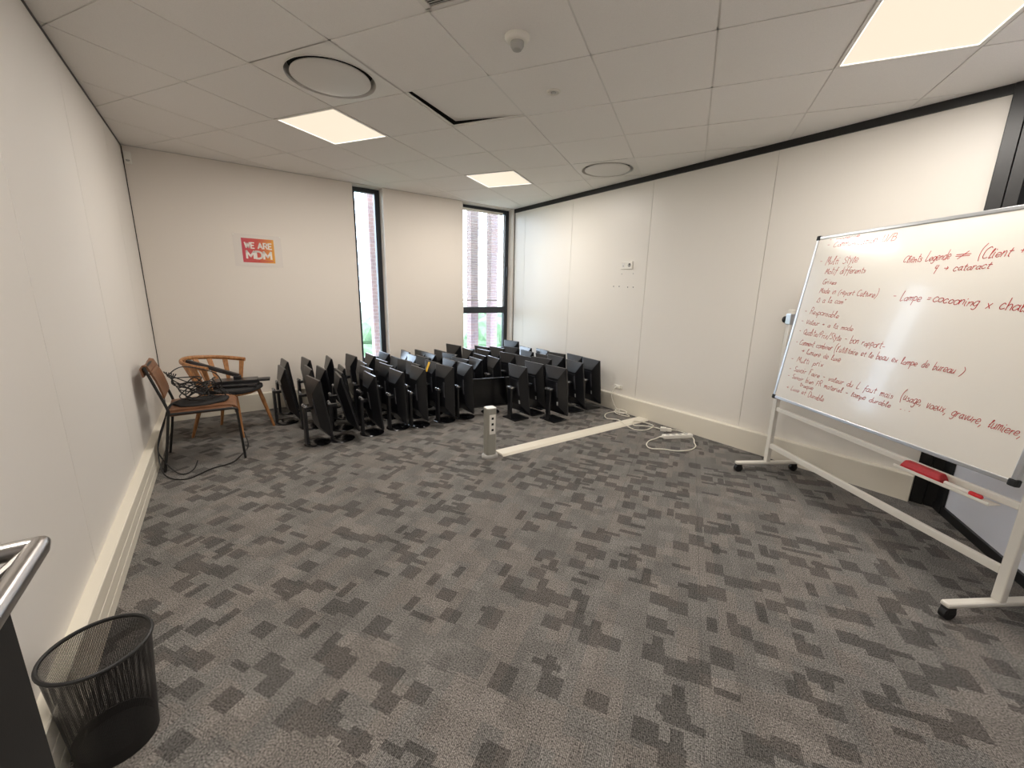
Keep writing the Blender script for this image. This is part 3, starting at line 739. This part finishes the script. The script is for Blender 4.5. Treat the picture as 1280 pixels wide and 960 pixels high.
write('+ Luxe et Durable', 0.160, -0.496, 0.504, -0.506, 0.040)
write('...', 0.983, -0.413, 1.05, -0.413, 0.040)
write('Clients Legende', 0.729, 0.370, 0.965, 0.374, 0.052, lw=0.0030)
write('#', 0.985, 0.378, 1.065, 0.378, 0.040, lw=0.0030)
write('(Client +', 1.086, 0.368, 1.260, 0.372, 0.060, lw=0.0030)
write('4 -> cataract'.replace('->', '>'), 0.905, 0.312, 1.152, 0.318, 0.046, lw=0.0030)
write('- Lampe =', 0.735, 0.166, 0.945, 0.160, 0.056, lw=0.0030)
write('cocooning x chaleur', 0.955, 0.160, 1.400, 0.120, 0.056, lw=0.0033)

# eraser and pen resting on the tray
def wbp(s_, off, z):
    p = A+U*s_+NN*off; return (p.x, p.y, z)
er = empty('board_eraser', wbp(1.155, 0.043, 0.5095), math.atan2(U.y, U.x)); tag(er, 'red whiteboard eraser lying on the pen tray', 'eraser')
MB().bb((-0.098, -0.027, 0), (0.098, 0.027, 0.014), bev=0.003).build('felt_pad', M_RED, er)
eb = MB(); eb.add([(-0.10, -0.028, 0.014), (0.10, -0.028, 0.014), (0.10, 0.028, 0.014), (-0.10, 0.028, 0.014), (-0.088, -0.016, 0.046), (0.088, -0.016, 0.046), (0.088, 0.016, 0.046), (-0.088, 0.016, 0.046)],
   [(0, 3, 2, 1), (4, 5, 6, 7), (0, 1, 5, 4), (1, 2, 6, 5), (2, 3, 7, 6), (3, 0, 4, 7)])
eb.build('grip', M_RED, er, bev=0.006)
pn = empty('marker_pen', wbp(1.335, 0.045, 0.5195), math.atan2(U.y, U.x)); tag(pn, 'white marker pen with red cap on the pen tray', 'pen')
MB().tube([(-0.075, 0, 0), (0.03, 0, 0)], 0.0095, 14).build('barrel', M_PAPER, pn, smooth=True)
MB().tube([(0.03, 0, 0), (0.035, 0, 0), (0.075, 0, 0), (0.08, 0, 0)], [0.0098, 0.0108, 0.0102, 0.006], 14).build('cap', M_REDCAP, pn, smooth=True)

# ------------------------------------------------------------------ monitors
def copy_tree(o, parent=None):
    c = o.copy(); COL.objects.link(c); c.parent = parent
    for ch in list(o.children): copy_tree(ch, c)
    return c
def build_monitor(square):
    root = empty('monitor')
    # foot
    if square:
        MB().bb((-0.10, -0.115, 0), (0.10, 0.115, 0.012), bev=0.004).build('base', M_BLACKP, root)
    else:
        MB().lathe([(0, 0), (0.112, 0), (0.115, 0.006), (0.108, 0.012), (0.05, 0.020), (0, 0.021)], 36).build('base', M_BLACKG, root, smooth=True)
    cl = MB().bb((-0.100, -0.028, 0.012), (-0.074, 0.028, 0.355)).build('stand_column', M_BLACKP, root, bev=0.004)
    if square:
        MB().bb((-0.106, -0.040, 0.352), (-0.066, 0.040, 0.372), bev=0.004).build('column_cap', M_MIDGREY, cl)
    else:
        for sy_ in (-1, 1):
            MB().tube([(-0.086, sy_*0.010, 0.366), (-0.086, sy_*0.036, 0.366)], 0.013, 14).build('hinge_cap', M_MIDGREY, cl, smooth=True)
    MB().bb((-0.09, -0.022, 0.325), (-0.02, 0.022, 0.352), bev=0.004).build('arm', M_BLACKP, root)
    # panel turned upright; its own origin is the pivot
    P = MB().bb((0.012, -0.160, -0.268), (0.030, 0.160, 0.268), bev=0.004).build('panel', M_BLACKP, root)
    P.location = (0.022, 0, 0.333)
    MB().bb((0.0301, -0.151, -0.259), (0.0312, 0.151, 0.246)).build('screen', M_SCREEN, P)
    bk = MB()
    # hipped rear housing: slopes from the panel outline in to a flat mounting face
    q = [(0.012, -0.158, -0.266), (0.012, 0.158, -0.266), (0.012, 0.158, 0.266), (0.012, -0.158, 0.266),
         (-0.042, -0.082, -0.165), (-0.042, 0.082, -0.165), (-0.042, 0.082, 0.150), (-0.042, -0.082, 0.150)]
    bk.add(q, [(4, 5, 6, 7), (0, 1, 5, 4), (1, 2, 6, 5), (2, 3, 7, 6), (3, 0, 4, 7)])
    bk.build('rear_housing', M_BLACKP, P, bev=0.004)
    MB().bb((-0.050, -0.078, -0.055), (-0.041, -0.058, 0.105), bev=0.002).build('cable_rib', M_STRIP, P)
    if square:
        MB().bb((-0.0445, -0.080, 0.120), (-0.0415, 0.080, 0.125)).build('seam_line', M_STRIP, P)
        MB().bb((-0.0435, -0.075, -0.150), (-0.0415, -0.055, -0.110)).build('label_sticker', M_STICKER, P)
    return root
PROTO = {False: build_monitor(False), True: build_monitor(True)}
USED = {False: False, True: False}
# (row, square foot, [(x, y, top height, heading, lean)...]) -- left to right
ROWS = [
 ('front row of left cluster', False, [(0.605,3.907,0.603,-81,8),(0.813,3.896,0.616,-94,14),(1.100,3.914,0.594,-88,6),(1.373,3.943,0.598,-86,3),(1.585,3.906,0.617,-87,2),(1.884,3.906,0.608,-82,1),(2.126,3.905,0.609,-90,2)]),
 ('second row of left cluster', False, [(0.650,4.416,0.613,-88,8),(0.889,4.215,0.591,-90,13),(1.160,4.228,0.598,-84,5),(1.394,4.323,0.597,-82,3),(1.662,4.216,0.604,-86,2),(1.889,4.218,0.603,-85,2),(2.099,4.217,0.609,-89,2),(2.299,4.334,0.591,-80,2),(2.521,4.350,0.572,-92,3)]),
 ('third row of left cluster', False, [(0.450,4.705,0.585,-86,10),(0.790,4.540,0.577,-86,8),(1.000,4.583,0.566,-93,6),(1.210,4.560,0.602,-91,4),(1.454,4.650,0.589,-84,5),(1.675,4.523,0.593,-82,5),(1.908,4.531,0.611,-82,6),(2.329,4.672,0.601,-80,5)]),
 ('fourth row of left cluster', False, [(1.692,4.842,0.575,-88,5),(1.905,4.845,0.588,-90,5),(2.120,4.790,0.600,-91,6)]),
 ('back row between the windows', False, [(0.520,5.080,0.597,-86,7),(0.735,5.091,0.597,-84,8),(0.976,5.074,0.597,-92,7),(1.235,5.111,0.599,-83,5),(1.447,5.059,0.601,-88,5),(1.657,5.171,0.594,-86,4),(1.933,5.160,0.596,-92,5),(2.139,5.142,0.589,-84,5),(2.351,4.990,0.596,-86,5),(2.555,5.008,0.661,-80,5)]),
 ('front row of right cluster', True, [(2.604,3.582,0.597,-87,7),(2.881,3.640,0.597,-86,7),(2.930,3.315,0.597,-86,6),(3.362,3.480,0.598,-96,7),(3.634,3.476,0.604,-96,6)]),
 ('second row of right cluster', True, [(3.112,3.794,0.611,-80,6),(3.362,3.816,0.615,-93,6),(3.670,3.799,0.607,-96,6)]),
 ('third row of right cluster', True, [(2.777,4.336,0.568,-95,6),(3.092,4.112,0.589,-80,6),(3.425,4.134,0.583,-90,6),(3.640,4.125,0.591,-82,6)]),
 ('fourth row of right cluster', True, [(2.755,4.655,0.558,-90,6),(3.062,4.430,0.590,-80,6),(3.397,4.455,0.592,-95,6),(3.670,4.450,0.593,-96,6)]),
 ('back row below wide window', True, [(2.765,4.990,0.591,-92,6),(2.955,4.865,0.583,-86,6),(3.103,5.172,0.587,-80,5),(3.172,4.862,0.604,-82,5),(3.395,4.835,0.599,-80,5),(3.609,4.770,0.595,-96,6),(3.600,5.120,0.650,-82,5)]),
]
ORD = ['first', 'second', 'third', 'fourth', 'fifth', 'sixth', 'seventh', 'eighth', 'ninth', 'tenth']
NOTE_ON = None
for (row, sq, lst) in ROWS:
    for k, (x, y, zt, an, le) in enumerate(lst):
        if not USED[sq]: r = PROTO[sq]; USED[sq] = True
        else: r = copy_tree(PROTO[sq])
        r.location = (x, y, 0); r.rotation_euler = (0, 0, math.radians(an+90))
        lr = math.radians(le)
        for ch in r.children:
            if ch.name.startswith('panel'):
                ch.rotation_euler = (0, -lr, 0)
                ch.location = (0.268*math.sin(lr)-0.012, 0, zt-0.268*math.cos(lr))
        last = ' (rightmost)' if k == len(lst)-1 else ''
        tag(r, 'upright black monitor on %s foot, %s from left, %s' % ('square' if sq else 'round', ORD[k], row), 'monitor', 'upright monitors in the '+row)
        if row.startswith('second row of left') and k == 5: NOTE_ON = r
for ch in NOTE_ON.children:
    if ch.name.startswith('panel'):
        MB().box((-0.0205, 0.045, 0.205), (0.002, 0.042, 0.115), R=Matrix.Rotation(math.radians(25), 3, 'Y')).build('yellow_note', M_YELLOW, ch)['label'] = 'yellow paper note'
NOTE_ON['label'] = 'upright black monitor with a yellow note on its edge, second row'
# one monitor left in landscape, screen towards the room
lm = empty('landscape_monitor', (2.47, 3.875, 0), math.radians(-12)); tag(lm, 'wide black monitor with its blank screen facing the room, amid the upright ones', 'monitor')
lp = MB().bb((-0.268, -0.010, 0.080), (0.268, 0.010, 0.420), bev=0.004).build('panel', M_BLACKP, lm)
MB().bb((-0.259, -0.0112, 0.098), (0.259, -0.0101, 0.411)).build('screen', M_SCREEN, lp)
MB().bb((-0.17, 0.010, 0.13), (0.17, 0.035, 0.36), bev=0.012).build('rear_housing', M_BLACKP, lp)
MB().bb((-0.03, 0.075, 0.012), (0.03, 0.10, 0.34), bev=0.004).build('stand_column', M_BLACKP, lm)
MB().bb((-0.022, 0.03, 0.26), (0.022, 0.08, 0.285)).build('arm', M_BLACKP, lm)
MB().lathe([(0, 0), (0.105, 0), (0.108, 0.006), (0.10, 0.012), (0, 0.018)], 32, c=(0, 0.05, 0)).build('base', M_BLACKG, lm, smooth=True)

# ------------------------------------------------------------------ chairs
mc = empty('leather_chair', (-0.19, 4.09, 0)); tag(mc, 'tan leather sling chair on thin black metal legs against the left wall', 'chair', None)
def rel(p): return (p[0]+0.19, p[1]-4.09, p[2])
for y in (3.87, 4.29):
    dy = -0.02 if y < 4 else 0.02
    MB().tube([rel(q) for q in spline([(-0.485, y, 0.80), (-0.44, y, 0.64), (-0.395, y, 0.47), (-0.40, y, 0.42), (-0.43, y+dy*0.6, 0.22), (-0.47, y+dy, 0.0)], 6)], 0.0095, 10).build('leg', M_MATBLACK, mc, smooth=True)
    MB().tube([rel(q) for q in spline([(-0.39, y, 0.438), (-0.1, y, 0.432), (0.0, y, 0.430), (0.025, y, 0.415), (0.030, y, 0.38), (0.045, y+dy, 0.0)], 6)], 0.0095, 10).build('leg', M_MATBLACK, mc, smooth=True)
MB().tube([rel((-0.483, 3.87, 0.797)), rel((-0.483, 4.29, 0.797))], 0.009, 10).tube([rel((-0.395, 3.87, 0.44)), rel((-0.395, 4.29, 0.44))], 0.009, 10).tube([rel((0.018, 3.87, 0.425)), rel((0.018, 4.29, 0.425))], 0.009, 10).build('cross_bar', M_MATBLACK, mc, smooth=True)
# seat: leather sling curving over the front bar, slightly sagging
def sheet(path, y0, y1, th, sag, name, m, parent, ny=8, normal=None):
    mb = MB(); g = []
    k = len(path)
    for side_ in (0, 1):
        rows = []
        for i, (x, z) in enumerate(path):
            a = path[max(i-1, 0)]; b = path[min(i+1, k-1)]; d = Vector((b[0]-a[0], b[1]-a[1])).normalized(); n_ = Vector((-d.y, d.x))
            r = []
            for j in range(ny+1):
                t = j/ny; s_ = sag*(1-(2*t-1)**2)*math.sin(PI*i/(k-1))
                o_ = (th/2 if side_ else -th/2)-s_
                r.append(mb.bm.verts.new(rel((x+n_.x*o_, y0+(y1-y0)*t, z+n_.y*o_))))
            rows.append(r)
        for a, b in zip(rows, rows[1:]):
            for j in range(ny): mb.bm.faces.new((a[j], a[j+1], b[j+1], b[j]))
        g.append(rows)
    A_, B_ = g
    for i in range(k-1):
        mb.bm.faces.new((A_[i][0], A_[i+1][0], B_[i+1][0], B_[i][0])); mb.bm.faces.new((A_[i][ny], A_[i+1][ny], B_[i+1][ny], B_[i][ny]))
    for j in range(ny):
        mb.bm.faces.new((A_[0][j], A_[0][j+1], B_[0][j+1], B_[0][j])); mb.bm.faces.new((A_[-1][j], A_[-1][j+1], B_[-1][j+1], B_[-1][j]))
    return mb.build(name, m, parent, smooth=True)
sheet([(-0.40, 0.455), (-0.33, 0.458), (-0.2, 0.459), (-0.08, 0.458), (-0.02, 0.454), (0.012, 0.444), (0.034, 0.425), (0.036, 0.400), (0.02, 0.385)], 3.885, 4.275, 0.016, 0.012, 'seat', M_LEATHER, mc)
for y in (3.888, 4.272): MB().tube([rel((x, y, 0.433)) for x in (-0.39, -0.2, 0.0)], 0.017, 10).build('seat_roll', M_LEATHER, mc, smooth=True)
sheet([(-0.500, 0.73), (-0.508, 0.79), (-0.494, 0.812), (-0.474, 0.806), (-0.462, 0.775), (-0.452, 0.745), (-0.436, 0.70), (-0.425, 0.66), (-0.412, 0.60), (-0.408, 0.56)], 3.885, 4.275, 0.012, 0.018, 'backrest', M_LEATHER, mc)
MB().tube([rel(q) for q in ((-0.455, 3.884, 0.752), (-0.455, 4.275, 0.752))], 0.010, 8).build('fold_roll', M_LEATHER, mc, smooth=True)

wc = empty('wooden_armchair', (-0.016, 4.635, 0), math.radians(-33)); tag(wc, 'oak armchair with curved spindle back, piled with black devices, in the corner', 'chair', None)
def arc(t, ex=0.0):
    return Vector((0.03-(0.37+ex)*math.sin(t), (0.272+ex*0.8)*math.cos(t), 0.672+0.045*math.sin(t)))
MB().tube([arc(PI*k/28) for k in range(29)], 0.017, 10, ell=(0.8, 1.15)).build('arm_rail', M_OAK, wc, smooth=True)
for deg in (5, 28, 50, 72, 95, 118, 141, 160, 175):
    t = math.radians(deg); a = arc(t); b = Vector((0.02-0.235*math.sin(t), 0.205*math.cos(t), 0.425))
    tang = Vector((-math.cos(t)*0.37, -math.sin(t)*0.27, 0)).normalized(); nrm = Vector((-tang.y, tang.x, 0))
    mb = MB(); V = []
    for p, ww in ((b, 0.015), (a-Vector((0, 0, 0.006)), 0.022)):
        for sa, sb_ in ((-1, -1), (1, -1), (1, 1), (-1, 1)): V.append(p+tang*ww*sa+nrm*0.006*sb_)
    mb.add(V, [(0, 3, 2, 1), (4, 5, 6, 7), (0, 1, 5, 4), (1, 2, 6, 5), (2, 3, 7, 6), (3, 0, 4, 7)])
    mb.build('spindle', M_OAK, wc, bev=0.003)
sm_ = MB(); n = 40; pts = []
for k in range(n):
    t = 2*PI*k/n; c, s_ = math.cos(t), math.sin(t)
    pts.append((0.03+math.copysign(abs(c)**0.7, c)*0.255, math.copysign(abs(s_)**0.7, s_)*0.235))
sm_.prism([(x*0.9, y*0.9) for x, y in pts], 0.405, 0.425).build('seat', M_OAK, wc, bev=0.008)
sp2 = MB(); sp2.prism([(x*0.98, y*0.93) for x, y in pts], 0.4255, 0.462).build('seat_cushion', M_FABRIC, wc, bev=0.010)
for (fx, fy, tx, ty_) in ((0.285, 0.20, 0.19, 0.16), (0.183, -0.150, 0.15, -0.135), (-0.27, -0.16, -0.13, -0.14), (-0.25, 0.22, -0.13, 0.15)):
    MB().tube([(tx, ty_, 0.41), (tx*0.7+fx*0.3, ty_*0.7+fy*0.3, 0.29), (fx, fy, 0.0)], [0.017, 0.019, 0.011], 12).build('leg', M_OAK, wc, smooth=True)

# devices piled on the wooden armchair
def at(root, p):
    c, s_ = math.cos(root.rotation_euler.z), math.sin(root.rotation_euler.z)
    return (root.location.x+c*p[0]-s_*p[1], root.location.y+s_*p[0]+c*p[1], p[2])
d1 = empty('device_box', at(wc, (0.06, -0.02, 0.4625)), math.radians(-12)); tag(d1, 'wide flat black device lying lowest on the oak chair cushion', 'device')
MB().bb((-0.24, -0.10, 0), (0.21, 0.10, 0.028), bev=0.005).build('case', M_DEVICE, d1)
MB().bb((-0.20, -0.102, 0.010), (0.14, -0.0995, 0.018)).build('front_slot', M_BLACKG, d1)
d2 = empty('device_box', at(wc, (0.08, 0.02, 0.4910)), math.radians(-8)); tag(d2, 'smaller black device on top of the pile with its end overhanging right', 'device')
MB().bb((-0.20, -0.07, 0), (0.17, 0.09, 0.030), bev=0.004).build('case', M_BLACKP, d2)
MB().bb((0.165, -0.04, 0.004), (0.275, 0.05, 0.026), bev=0.003).build('end_piece', M_DEVICE, d2)
# slender bar leaning from the pile up to the arm rail
p0, p1 = Vector((0.085, 4.66, 0.545)), Vector((-0.300, 4.77, 0.700))
sb2 = empty('sound_bar', tuple(p0)); tag(sb2, 'slender black bar leaning from the device pile onto the curved arm rail', 'bar')
d = (p1-p0); Lb = d.length
Rb = d.to_track_quat('X', 'Z').to_matrix()
MB().box(tuple(d*0.5), (Lb, 0.045, 0.034), R=Rb, bev=0.005).build('bar_body', M_DEVICE, sb2)
MB().box(tuple(d*0.62+Vector((0, -0.024, 0))), (Lb*0.6, 0.003, 0.012), R=Rb).build('grille', M_STRIP, sb2)
MB().bb((-0.045, -0.03, -0.022), (0.02, 0.03, 0.004), bev=0.004).build('end_bracket', M_BLACKP, sb2)

# soft black pad and cables on the leather chair
pd = MB(); n = 36; pts = []
for k in range(n):
    t = 2*PI*k/n; r = 1+0.06*math.sin(3*t+1)+0.03*math.sin(7*t)
    pts.append((0.185*math.cos(t)*r, 0.15*math.sin(t)*r))
o = pd.prism(pts, 0, 0.022).build('folded_pouch', M_FABRIC, bev=0.008); o.location = (-0.20, 4.08, 0.457); o.rotation_euler = (0, 0, 0.2)
tag(o, 'flattened black fabric pouch under the cables on the leather seat', 'pouch')
rnd = random.Random(11)
def loop(c, r, h, k, ph):
    P = []
    for i in range(k):
        t = ph+2*PI*i/k*1.6
        P.append((c[0]+r[0]*math.cos(t)*rnd.uniform(0.75, 1.1), c[1]+r[1]*math.sin(t)*rnd.uniform(0.75, 1.1), max(0.487, c[2]+h*math.sin(t*0.8+ph)*rnd.uniform(0.6, 1.1)+rnd.uniform(-0.02, 0.02))))
    return P
CL = 'thin black cable in the tangle heaped on the leather chair seat'
for k in range(6):
    hang = [(-0.400+0.012*k, 4.05+0.03*k, 0.735-0.01*k), (-0.36, 4.04+0.025*k, 0.70-0.02*k)]
    pts = hang+loop((-0.25+0.02*k, 4.08, 0.57), (0.10, 0.12), 0.07, 9, k*1.1)+[(-0.12+0.03*k, 4.1, 0.492)]
    cable('cable', pts, 0.0042, M_CABLE, CL, 'tangled cables on the leather chair', n=6)
cable('cable', [(-0.38, 4.05, 0.70), (-0.33, 4.06, 0.745), (-0.27, 4.1, 0.755), (-0.17, 4.14, 0.72), (-0.08, 4.2, 0.66), (-0.05, 4.22, 0.56), (-0.10, 4.2, 0.49)], 0.0042, M_CABLE, 'black cable arching highest above the tangle towards the oak chair')
cable('cable', [(-0.36, 4.0, 0.5), (-0.385, 3.96, 0.48), (-0.425, 3.935, 0.40), (-0.480, 3.95, 0.25), (-0.492, 3.90, 0.14), (-0.42, 3.80, 0.03), (-0.352, 3.72, 0.006), (-0.29, 3.75, 0.02), (-0.262, 3.79, 0.07)], 0.0045, M_CABLE, 'black cable hanging off the chair whose end curls up from the floor')
cable('cable', [(-0.34, 4.03, 0.5), (-0.40, 3.99, 0.47), (-0.445, 3.955, 0.33), (-0.485, 3.87, 0.20), (-0.482, 3.80, 0.06), (-0.434, 3.70, 0.006), (-0.323, 3.61, 0.006), (-0.181, 3.73, 0.006), (-0.051, 3.78, 0.006), (0.02, 3.93, 0.006), (0.075, 4.10, 0.006), (0.080, 4.21, 0.03), (0.066, 4.275, 0.09)], 0.0045, M_CABLE, 'long black cable looping across the carpet in front of the leather chair')
# ------------------------------------------------------------------ waste bin and cabinet at the left edge
bi = empty('waste_bin', (-0.404, 1.515, 0)); tag(bi, 'round black wire mesh waste bin beside the left wall trunking', 'bin')
bmx = MB(); n = 64; zs = [0.012, 0.09, 0.17, 0.26, 0.343]; rings = []
for z in zs:
    r = 0.096+(0.122-0.096)*(z/0.345)
    rings.append([(r*math.cos(2*PI*j/n), r*math.sin(2*PI*j/n), z) for j in range(n+1)])
uvl = bmx.bm.loops.layers.uv.new('UVMap')
vs_ = [[bmx.bm.verts.new(p) for p in r[:n]] for r in rings]
for i in range(len(zs)-1):
    for j in range(n):
        f = bmx.bm.faces.new((vs_[i][j], vs_[i][(j+1) % n], vs_[i+1][(j+1) % n], vs_[i+1][j]))
        uu = [(j, i), (j+1, i), (j+1, i+1), (j, i+1)]
        for lp_, (a, b) in zip(f.loops, uu): lp_[uvl].uv = (a/n*2*PI*0.12, zs[b])
bmx.build('mesh_wall', M_MESH, bi, smooth=True)
MB().tube([(0.122*math.cos(2*PI*j/48), 0.122*math.sin(2*PI*j/48), 0.345) for j in range(48)], 0.0058, 8, closed=True).build('rim', M_MATBLACK, bi, smooth=True)
MB().lathe([(0, 0.014), (0.093, 0.014), (0.095, 0.045), (0.0995, 0.045), (0.097, 0.0), (0.090, 0.0), (0.088, 0.010), (0, 0.010)], 48).build('bottom_pan', M_MATBLACK, bi, smooth=True)

cb = empty('cabinet', (-0.40, 0.62, 0)); tag(cb, 'black cabinet with a steel tube rim at the left edge of the picture', 'cabinet')
MB().bb((-0.105, -0.22, 0.02), (0.099, 0.222, 0.965)).build('body', M_MATBLACK, cb, bev=0.002)
MB().bb((-0.098, -0.21, 0.0), (0.09, 0.21, 0.02)).build('plinth', M_RUBBER, cb)
MB().bb((-0.11, -0.225, 0.966), (0.112, 0.226, 0.974)).build('top', M_MATBLACK, cb)
c_ = [(0.135, -0.245), (0.135, 0.247), (-0.13, 0.247), (-0.13, -0.245)]
rp_ = []
for k in range(4):
    a = Vector(c_[k]+(0.998,)); pv = Vector(c_[k-1]+(0.998,)); nx = Vector(c_[(k+1) % 4]+(0.998,))
    rp_ += [a+(pv-a).normalized()*0.012, a, a+(nx-a).normalized()*0.012]
MB().tube(rp_, 0.0145, 14, closed=True).build('rim_tube', M_STEEL, cb, smooth=True)
for k in range(4):
    sx_, sy_ = (1 if c_[k][0] > 0 else -1), (1 if c_[k][1] > 0 else -1)
    MB().tube([(sx_*0.09, sy_*0.20, 0.972), (c_[k][0]*0.93, c_[k][1]*0.95, 0.997)], 0.008, 8).build('rim_bracket', M_STEEL, cb, smooth=True)

# ------------------------------------------------------------------ outside
struct(MB().bb((-150, 7, -9.2), (200, 320, -9.0)).build('ground', M_GRASS))
for (xa, xb, ya, lbl) in ((1.835, 2.06, 6.1, 'pink brick pier outside the narrow window'), (3.46, 3.60, 6.1, 'pink brick pier behind the left half of the wide window'), (3.85, 3.98, 6.1, 'pink brick pier behind the right half of the wide window')):
    o = MB().bb((xa, ya, -9), (xb, ya+0.15, 4.2)).build('brick_pier', M_BRICK); tag(o, lbl, 'brick pier', 'brick piers outside the windows')
rt_ = random.Random(5)
def tree(x, y, h, r, lbl):
    root = empty('tree', (x, y, -9.0)); tag(root, lbl, 'tree', 'trees beyond the windows')
    MB().tube([(0, 0, 0), (0, 0, h*0.6)], [0.3, 0.15], 8).build('trunk', M_BARK, root)
    mb = MB()
    for k in range(14):
        t = bmesh.new(); bmesh.ops.create_icosphere(t, subdivisions=2, radius=1)
        c = Vector((rt_.uniform(-r, r)*0.7, rt_.uniform(-r, r)*0.7, h*0.62+rt_.uniform(-0.3, 0.38)*h)); s_ = r*rt_.uniform(0.35, 0.6)
        t.verts.index_update()
        mb.add([c+v.co*s_*rt_.uniform(0.8, 1.15) for v in t.verts], [[v.index for v in f.verts] for f in t.faces]); t.free()
    mb.build('crown', M_LEAF, root, smooth=False)
tree(10.4, 36, 7.0, 3.4, 'nearest pale green tree low outside the narrow window')
tree(5.2, 30, 6.0, 2.6, 'lower pale green bush tree outside the narrow window, left of the nearest')
tree(20.5, 33, 7.4, 3.2, 'pale green tree showing between the brick piers of the wide window')
tree(24.6, 38, 7.0, 3.0, 'pale green tree at the right edge of the wide window')
tree(14.0, 29, 6.0, 2.6, 'pale green tree at the left edge of the wide window')
